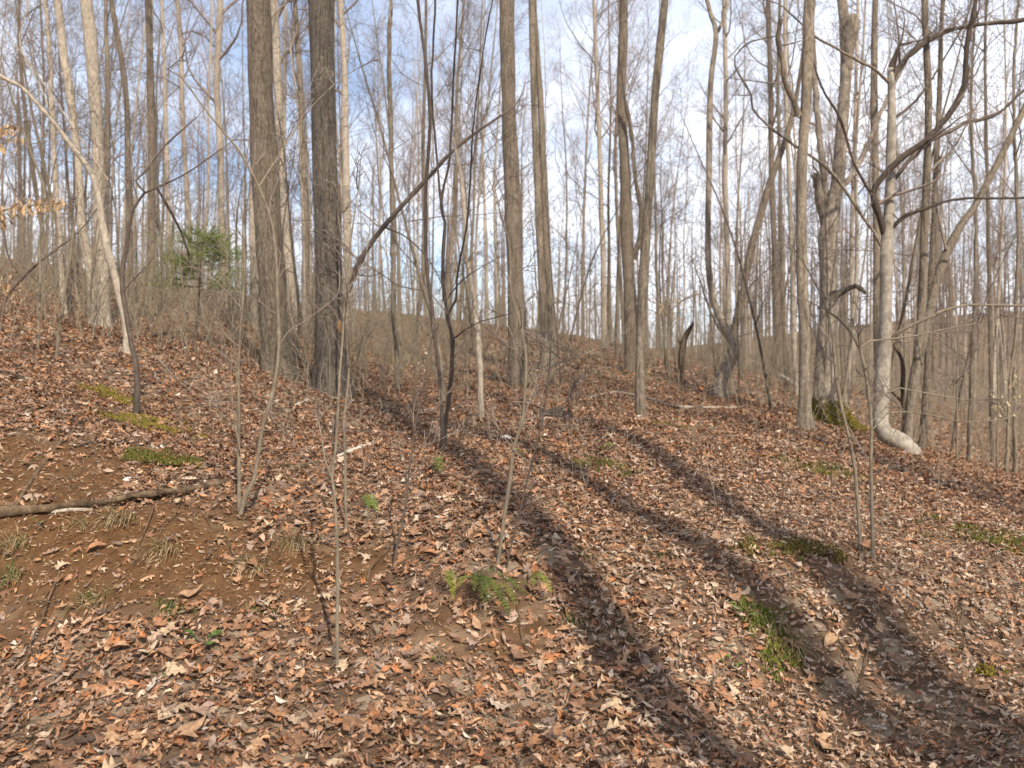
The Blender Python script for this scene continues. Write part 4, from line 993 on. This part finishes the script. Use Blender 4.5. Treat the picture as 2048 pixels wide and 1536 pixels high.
clinging('beech_sapling', 'young beech between slim leaning pole and kinked tree, pale dry leaves', None, [[(1340,752,6),(1338,680,5),(1342,620,4),(1346,560,3),(1350,520,2)]],
  {'limbs': [[(1340,640,3),(1320,612,3),(1300,602,2),{'twigs':3,'twigL':.6,'dy':0}],[(1342,620,3),(1370,598,3),(1398,588,2),{'twigs':3,'twigL':.6,'dy':0}]],
   'leaves': [(1345,600,22,8,26),(1320,625,16,7,16),(1375,590,16,7,16),(1355,640,16,8,14)]}, 21.0, 122, [(.5,.36,.2),(.45,.3,.15)])

# ------------------------------------------------------------------ logs, sticks, stump, stone
def log(name, label, cat, pts, mat, seed, sides=10, rough=0.12, sink=0.3, extra=None, free=False):
    """a dead stem lying on the ground, traced as (pixel x, pixel y, pixel width)"""
    rows = []
    for px, py, w in pts:
        g = ground(px, py); r = w * .5 * g.y / FPX
        rows.append([g.x, g.y, g.z + r * (1 - sink), r])
    R = spline(rows, max(.05, rows[0][3] * 1.5)); g0 = Vector(R[len(R) // 2, :3])
    if not free: R[:, 2] = np.maximum(R[:, 2], hgt(R[:, 0], R[:, 1]) + R[:, 3] * (0.75 - sink))
    V, F = trunk_arrays(R, sides=sides, rough=rough, seed=seed)
    n = len(R); s = sides; c = len(V); V = np.vstack([V, R[0, :3]]); j = np.arange(s)
    F[1] = np.vstack([F[1], np.stack([(j + 1) % s, j, np.full(s, c)], -1)])
    return tag(link(name, mesh_np(name, V - np.array(g0), F, M[mat]), None, g0), label, cat)
log('fallen_log', 'long weathered log lying across the bare soil bank at left', 'log', [(-60,1042,26),(-20,1036,22),(20,1032,25),(60,1027,21),(95,1026,22),(130,1018,15),(170,1017,19),(210,1012,18),(240,1010,26),(261,1004,24),(300,1001,26),(331,993,19),(365,991,18),(397,982,14),(440,972,12),(475,964,7)], 'deadwood', 1, sides=14, rough=.24, sink=0.25)
log('bleached_stick', 'short white weathered wood piece below the long left log', 'wood piece', [(102,1028,6),(140,1024,8),(185,1022,5)], 'tan', 2, sink=.1)
log('fallen_branch', 'slanting dead branch ending beside the log above the bare soil', 'branch', [(18,1035,9),(40,1000,8),(62,965,7),(110,900,6),(150,858,5),(185,800,4)], 'deadwood', 3, sides=8, free=True)
log('wood_plank', 'pale split slab of wood lying slanted below the furrowed oak', 'wood piece', [(676,917,8),(710,903,10),(752,888,7)], 'palewood', 4, sides=6, sink=.2)
log('fallen_branch', 'brown dead branch continuing left below the pale slab', 'branch', [(505,968,7),(530,960,10),(560,952,11),(595,940,12),(640,928,9),(672,918,5)], 'deadwood', 5, sides=8)
log('fallen_branch', 'grey stick on the leaves by the dark thin whip', 'branch', [(770,1040,6),(800,1050,7),(838,1070,6)], 'sapling', 6, sides=7)
log('fallen_branch', 'dark curved branch lying right of the furrowed oak foot', 'branch', [(705,795,5),(740,812,6),(780,826,6),(830,830,5),(860,824,3)], 'dark', 7, sides=7)
log('fallen_branch', 'short dark stick at the foot of the crooked double sapling', 'branch', [(890,897,6),(920,890,6),(948,882,5)], 'deadwood', 8, sides=7)
log('fallen_log', 'pale bent fallen stem crossing behind the slim leaning pole', 'log', [(1176,797,4),(1228,788,6),(1262,793,7),(1292,799,7),(1348,815,6),(1433,819,6),(1486,816,4)], 'tan', 9, sides=8, rough=.06, sink=0.0)
log('fallen_log', 'pale straight log slanting down to the foot of the straight brown trunk', 'log', [(1505,728,7),(1560,758,9),(1600,782,9),(1628,797,8)], 'palewood', 10, sides=8, rough=.05, free=True, sink=-.4)
log('fallen_log', 'old dark log low on the slope under the joined pale pair', 'log', [(-20,660,9),(60,664,10),(110,671,11),(171,682,9),(215,690,6)], 'deadwood', 11, sides=8)
log('fallen_log', 'old dark log on the slope below the evergreen', 'log', [(285,680,9),(330,674,12),(365,668,10),(390,662,6)], 'rotten', 12, sides=8)
log('fallen_branch', 'thin whitish stick across the feet of the furrowed oak', 'branch', [(590,812,4),(625,799,4),(676,797,4)], 'palewood', 13, sides=6)
log('fallen_branch', 'curling grey twig on the right slope between fern and burrow', 'branch', [(1440,1140,3),(1490,1145,4),(1540,1155,4),(1575,1150,4),(1600,1125,3),(1625,1110,2)], 'sapling', 14, sides=6, free=True)
log('fallen_branch', 'slim pale stick on leaves right of the burrow', 'branch', [(1800,1210,3),(1830,1180,5),(1868,1170,3)], 'deadwood', 15, sides=6)
log('fallen_branch', 'grey twig lying at lower left in front of the bare soil', 'branch', [(262,1402,3),(300,1392,4),(345,1385,4),(400,1400,3)], 'sapling', 16, sides=6)
log('fallen_log', 'far pale log between the thick left oak and furrowed oak', 'log', [(572,606,4),(605,612,5),(634,618,4)], 'palewood', 18, sides=6)
log('fallen_log', 'far dark leaning log just right of the furrowed oak', 'log', [(700,632,5),(740,645,6),(790,668,5)], 'deadwood', 19, sides=6)
log('fallen_branch', 'dark rotten branch across leaves at the upper left bank edge', 'branch', [(-30,745,9),(20,752,11),(60,770,9),(105,790,6)], 'rotten', 20, sides=8, rough=.2)
log('fallen_branch', 'grey broken branch on the soil left of the moss', 'branch', [(20,845,9),(55,828,10),(95,812,7)], 'deadwood', 21, sides=8, rough=.2)
log('fallen_branch', 'short dark root-like stick above the long left log', 'branch', [(150,895,6),(200,885,8),(240,890,6),(275,884,4)], 'rotten', 22, sides=7, rough=.2)
log('fallen_branch', 'slim stick standing out of the bare soil in the middle of the bank', 'branch', [(415,1120,6),(432,1080,5),(440,1045,4),(452,1030,3)], 'deadwood', 23, sides=6, free=True)
log('fallen_branch', 'dark stick lying right of the bare bank, sloping down right', 'branch', [(445,1065,5),(460,1095,6),(480,1135,6)], 'deadwood', 24, sides=6)
def stump():
    g = ground(1112, 838); rng = random.Random(2)
    root = tag(link('tree_stump', None, None, g), 'low rotten stump with broken upright splinters left of slim leaning pole', 'stump')
    r = 0.2
    V, F = trunk_arrays(np.array([[0, 0, -.08, r * 1.25], [0, 0, .02, r * 1.1], [0, 0, .08, r], [0, 0, .10, r * .6]]), sides=14, flare=.3, rough=.1, seed=4)
    link('stump_base', mesh_np('stump_base', V, F, M['rotten']), root)
    for a, h, w in ((0.1, .22, .035), (3.2, .17, .04), (4.6, .12, .045), (1.7, .10, .04)):
        x, y = math.cos(a) * r * .95, math.sin(a) * r * .95
        V, F = trunk_arrays(np.array([[x, y, -.05, w], [x, y, h * .5, w], [x * 1.04, y * 1.04, h * .85, w * .7], [x * 1.06, y, h, w * .25]]), sides=7, rough=.18, seed=int(a * 10))
        link('splinter', mesh_np('splinter', V, F, M['deadwood' if a < 1 else 'rotten']), root)
stump()
def stone(label, px, py, s, seed):
    g = ground(px, py); rng = np.random.default_rng(seed)
    import bmesh
    bm = bmesh.new(); bmesh.ops.create_icosphere(bm, subdivisions=2, radius=1.0)
    for v in bm.verts: v.co = Vector((v.co.x * s * 1.3, v.co.y * s, v.co.z * s * .7)) * float(1 + rng.normal(0, .10))
    me = bpy.data.meshes.new('stone'); bm.to_mesh(me); bm.free(); me.materials.append(M['stone'])
    tag(link('stone', me, None, (g.x, g.y, g.z + s * .35)), label, 'stone')
stone('small white stone at the foot of the slim leaning pole', 1277, 838, .05, 1)
stone('small pale stone above the fern clump beside the centre sapling', 1010, 880, .05, 2)
stone('pale stone on bare soil above the long left log', 258, 962, .028, 3)

# ------------------------------------------------------------------ ferns, herbs, grass, moss
def frond(p, az, L, rise, rng, tone):
    """one fern frond: a bent rib with pairs of narrow leaflets"""
    n = 24; V, F, C = [], [], []
    d = Vector((math.cos(az), math.sin(az), rise)).normalized(); q = Vector(p); pts = []
    for i in range(n + 1):
        pts.append(q.copy()); q = q + d * L / n; d = (d + Vector((0, 0, -0.055 if rise > 0.1 else -0.02))).normalized()
    zmin = lambda v: max(v.z, zat(v.x, v.y) + 0.055)
    for i in range(n + 1): pts[i].z = zmin(pts[i])
    side0 = Vector((-math.sin(az), math.cos(az), 0))
    for i in range(n):
        for s in (-1, 1):
            t = i / n; w = max(L, .34) * 0.115 * (math.sin(math.pi * min(1, (t * .88 + .16))) ** .7) * rng.uniform(.85, 1.1); 
            if t < .10: continue
            dirr = (pts[i + 1] - pts[i]).normalized(); sd = (side0 * s + dirr * rng.uniform(.4, .75) + Vector((0, 0, rng.uniform(-.25, .4)))).normalized()
            a = pts[i]; h = dirr * (L / n) * .27; b0 = len(V)
            m = a + sd * w * .5
            V += [a - h, a + h, m + h * 1.05, a + sd * w, m - h * 1.05]
            F += [(b0, b0 + 1, b0 + 2, b0 + 4), (b0 + 4, b0 + 2, b0 + 3, b0 + 3)]
            c = np.array(tone) * rng.uniform(.75, 1.3); C += [c] * 5
    F4 = np.array([f for f in F if len(set(f)) == 4]); F3 = np.array([f[:3] for f in F if len(set(f)) == 3])
    return np.array([tuple(v) for v in V]), [F4, F3], np.array(C)
def fern(label, px, py, fronds, seed, tone=(.070, .095, .018), lift=.08):
    g = ground(px, py); rng = random.Random(seed)
    root = tag(link('fern', None, None, g), label, 'fern', 'green ferns on the leafy slope')
    for (tx, ty, rise, tn) in fronds:
        e = ground(tx, ty); dv = Vector((e.x - g.x, e.y - g.y)); L = max(dv.length * 1.12, .14)
        V, F, C = frond(g + Vector((rng.uniform(-.02, .02), rng.uniform(-.02, .02), lift)), math.atan2(dv.y, dv.x), L, rise, rng, tn or tone)
        fr_ = link('frond', mesh_np('frond', V - np.array(g), F, M['fern'], smooth=False, col=C), root)
Yw = (.17, .19, .03); Gr = (.085, .100, .018); Lg = (.14, .15, .028)
fern('large sprawling dark green fern clump at bottom centre', 945, 1180, [(988,1290,.45,None),(945,1268,.6,Gr),(1035,1250,.55,None),(915,1225,.5,Yw),(1022,1304,.3,Gr),(965,1280,.35,None),(1000,1262,.5,Gr),(990,1200,1.0,None)], 1)
fern('yellowing single-frond fern at the left of the large fern clump', 893, 1168, [(900,1240,.2,Yw),(906,1215,.4,Lg)], 2)
fern('dark shaded fern just right of the large fern clump', 992, 1190, [(1056,1240,.35,Gr),(1030,1262,.2,Lg),(1066,1206,.4,Gr)], 3)
fern('yellow-green arching fern frond right of the dark shaded fern', 1070, 1172, [(1108,1236,.3,Yw),(1092,1205,.4,Yw),(1066,1200,.2,Lg)], 4)
fern('bright green small fern above the thin sapling pair, left of centre', 722, 1012, [(758,1042,.15,(.12,.19,.03)),(750,1030,.3,(.13,.19,.035)),(738,1040,.2,(.11,.17,.03))], 5)
fern('small green fern among leaves under the crooked double sapling', 870, 935, [(880,952,.4,(.11,.17,.03)),(886,962,.2,Gr)], 6)
def herb(label, px, py, n, s, seed, tone=(.10, .15, .035)):
    g = ground(px, py); rng = random.Random(seed); V, F, C, off = [], [], [], 0; tv, tf = T_OVAL
    tb = Tubes()
    for _ in range(n):
        a = rng.uniform(0, 6.28); r = s * rng.uniform(.3, 1.2); p = Vector((g.x + math.cos(a) * r, g.y + math.sin(a) * r, 0)); p.z = zat(p.x, p.y) + rng.uniform(.02, .06)
        d = Vector((math.cos(a), math.sin(a), rng.uniform(-.1, .5))).normalized(); sd = d.cross(Vector((0, 0, 1))).normalized(); k = s * rng.uniform(.5, 1.0)
        w = np.array(p)[None] + k * ((tv[:, 0:1] + .5) * np.array(d)[None] + tv[:, 1:2] * 1.7 * np.array(sd)[None] + np.abs(tv[:, 1:2]) * .5 * np.array(sd.cross(d))[None])
        V.append(w); F.append(tf + off); off += len(tv); C.append(np.repeat((np.array(tone) * rng.uniform(.7, 1.4))[None], len(tv), 0))
        tb.add([(g.x, g.y, g.z - .01), tuple((g * .5 + p * .5)), tuple(p)], [.0022, .0018, .0015], 3)
    root = tag(link('leafy_herb', None, None, g), label, 'plant', 'small green herbs on the ground')
    link('leaves', mesh_np('leaves', np.concatenate(V) - np.array(g), np.concatenate(F), M['fern'], smooth=False, col=np.concatenate(C)), root)
    link('stems', tb.mesh('stems', M['sapling'], g), root)
herb('leafy green herb at lower left below the bare soil', 412, 1292, 16, .055, 1)
herb('bright green herb on right slope left of the mossy grass patch', 1488, 1242, 12, .05, 2, (.11, .17, .035))
herb('tiny green herb at the lower right, under the mossy grass patch', 1462, 1338, 7, .035, 3)
herb('tiny green herb on the bare soil under the long left log', 75, 1058, 7, .035, 4)
herb('small green plant upper right of the centre sapling', 1212, 905, 8, .06, 5, (.13, .24, .03))
herb('small green plant just right of the centre sapling stem', 1041, 915, 8, .05, 6, (.14, .26, .03))
herb('tiny green sprig right of the nearest thin sapling foot', 880, 1335, 5, .03, 7)
herb('tiny green sprig at lower left in front of the grey twig', 318, 1370, 5, .028, 8)
herb('small green sprout on soil above the long left log', 58, 936, 5, .03, 9)
herb('green sprig on the moss left of the straight slim pole foot', 1215, 845, 6, .06, 10, (.06, .13, .04))
def tuft(label, px, py, n, L, seed, green=.2, droop=(0.0, -1.0), spread=.05):
    g = ground(px, py); rng = random.Random(seed); V, F, C = [], [], []
    for _ in range(n):
        a = rng.uniform(0, 6.28); b = Vector((g.x + rng.gauss(0, spread), g.y + rng.gauss(0, spread * .6), 0)); b.z = zat(b.x, b.y) - .01
        d = Vector((math.cos(a) * .45 + droop[0] * .35, math.sin(a) * .45 + droop[1] * .35, 1.0)).normalized(); l_ = L * rng.uniform(.5, 1.1); w = rng.uniform(.0022, .0045)
        sd = d.cross(Vector((rng.gauss(0, 1), rng.gauss(0, 1), .1))).normalized() * w; q = b; pts = [b]
        for i in range(5):
            d = (d + Vector((droop[0] * .12, droop[1] * .22, -0.36))).normalized(); q = q + d * l_ / 5; q.z = max(q.z, zat(q.x, q.y) + .008); pts.append(q.copy())
        c = (np.array((.10, .15, .03)) if rng.random() < green else np.array(rng.choice([(.36, .26, .13), (.28, .19, .09), (.42, .33, .19)]))) * rng.uniform(.75, 1.2)
        b0 = len(V)
        for i, p in enumerate(pts):
            k = 1 - .8 * i / 5; V += [tuple(p - sd * k), tuple(p + sd * k)]; C += [c, c]
        F += [(b0 + 2 * i, b0 + 2 * i + 1, b0 + 2 * i + 3, b0 + 2 * i + 2) for i in range(5)]
    tag(link('grass_tuft', mesh_np('grass_tuft', np.array(V) - np.array(g), np.array(F), M['grass'], smooth=False, col=np.array(C)), None, g), label, 'grass tuft', 'dry grass tufts on the bank')
for a in [('dry tan grass tuft hanging under the long left log', 243, 1035, 90, .26, 1, .03), ('dry grass tuft lower on the bare soil, left of centre', 330, 1095, 80, .24, 2, .03),
          ('straw grass tuft draped at the right end of the bare bank', 590, 1085, 110, .26, 3, .12), ('pale grass tuft at the left edge of the bare bank', 30, 1085, 80, .24, 4, .15),
          ('green-topped grass tuft at left edge below the bare bank', 22, 1155, 80, .22, 5, .4), ('dark green grass tuft at bottom of the bare soil', 345, 1215, 60, .18, 6, .8),
          ('thin grass tuft left of the dark green tuft', 190, 1195, 60, .2, 7, .4), ('grass tuft on the soil right of the bare bank middle', 505, 1130, 70, .22, 8, .1),
          ('small tan grass tuft below the pale left log piece', 165, 1048, 45, .15, 9, .2), ('small green grass tuft left of the nearest sapling', 540, 1218, 45, .12, 10, .7),
          ('grey green grass tuft right of the yellow fern frond', 1145, 1235, 60, .15, 11, .4), ('green grass tuft in shade right of the fern ground', 1240, 1265, 55, .15, 12, .7),
          ('grass tuft on moss left of the shaded slope', 1160, 1105, 60, .16, 13, .35), ('tan grass tuft below the curling grey twig', 1330, 1110, 60, .16, 14, .2),
          ('straw grass tuft low on the mossy grass patch', 1590, 1290, 60, .2, 15, .15), ('green grass tuft at the top of the mossy grass patch', 1540, 1235, 60, .17, 16, .35), ('pale grass wisp beyond the burrow whips', 1860, 1075, 40, .2, 17, .2)]:
    tuft(*a)
def moss(label, px, py, rx, ry, n, seed, cols=((0.21,0.17,0.025),(0.15,0.13,0.022),(0.27,0.21,0.05),(0.22,0.15,0.06))):
    g = ground(px, py); r = np.sqrt(nrng.random(n)) * 1.25; th = nrng.uniform(0, 6.283, n)
    x = g.x + np.cos(th) * r * rx; y = g.y + np.sin(th) * r * ry
    k = fbm(x * 5, y * 5, 60 + seed) + 0.8 * fbm(x * 19, y * 19, 80 + seed) - 0.6 * (r - .55) > 0.06 + nrng.normal(0, 0.10, n)
    x, y = x[k], y[k]
    V, F, C = spikes(np.stack([x, y, hgt(x, y) + .022], 1), .034, .010, cols)
    o = link('moss_patch', mesh_np('moss_patch', V - np.array(g), F, M['moss'], smooth=False, col=C), None, g)
    tag(o, label, 'moss', kind='stuff')
moss('yellow green moss patch above the crooked dark sapling foot', 215, 790, .28, .28, 9000, 1)
moss('yellow green moss patch around the crooked dark sapling foot', 300, 852, .42, .40, 16000, 2)
moss('thin moss on soil above the long left log', 330, 925, .25, .25, 4000, 3, ((.14,.12,.03),(.10,.10,.025)))
moss('green moss on the right slope among straw grass', 1555, 1280, .2, .3, 4500, 4, ((.17,.16,.03),(.24,.18,.08),(.09,.12,.022)))
moss('moss at far right edge of the slope below the crest', 1990, 1080, .5, .45, 8000, 5, ((.15,.13,.03),(.2,.14,.06),(.08,.10,.02)))
moss('moss strip between the curling twig and burrow', 1580, 1100, .35, .18, 3500, 6, ((.16,.12,.03),(.2,.13,.06),(.09,.09,.02)))
moss('moss cushion in leaves at lower right corner', 1985, 1355, .07, .05, 1800, 7)
moss('moss around the foot of the middle oak', 1040, 776, .75, .35, 7000, 8, ((.12,.10,.025),(.10,.09,.03)))
moss('moss at foot of the brown trunk behind slim leaning pole', 1262, 748, .6, .4, 5000, 9, ((.16,.12,.025),(.12,.10,.03)))
moss('moss on the ground right of the slim leaning pole foot', 1310, 850, .5, .25, 5000, 10, ((.16,.13,.03),(.2,.14,.06),(.10,.10,.03)))
moss('moss on the right foot of the furrowed oak', 705, 792, .35, .25, 4000, 11, ((.10,.09,.02),(.08,.08,.02)))
moss('green moss patch on the right slope below the crest', 1660, 945, .6, .35, 7000, 12, ((.15,.14,.03),(.22,.16,.07),(.10,.11,.03)))
moss('moss near the lower fern ground left of shaded slope', 1190, 930, .4, .3, 5000, 13, ((.15,.13,.03),(.2,.14,.06),(.09,.10,.03)))
# broken twigs strewn over the leaves
def twig_litter():
    rng = random.Random(44); tb = Tubes()
    for _ in range(520):
        y = math.sqrt(rng.uniform(3.4 ** 2, 14 ** 2)); x = rng.uniform(-.66, .66) * y; L = rng.uniform(.12, .7); a = rng.uniform(0, 6.28); r = rng.uniform(.0018, .006); pts = []
        for i in range(5):
            pts.append((x, y, zat(x, y) + .03 + rng.uniform(0, .02))); a += rng.gauss(0, .25); x += math.cos(a) * L / 4; y += math.sin(a) * L / 4
        tb.add(pts, [r, r * .95, r * .85, r * .7, r * .4], 4)
    o = link('twig_litter', tb.mesh('twig_litter', M['deadwood']), GROUND); tag(o, kind='stuff')
twig_litter()
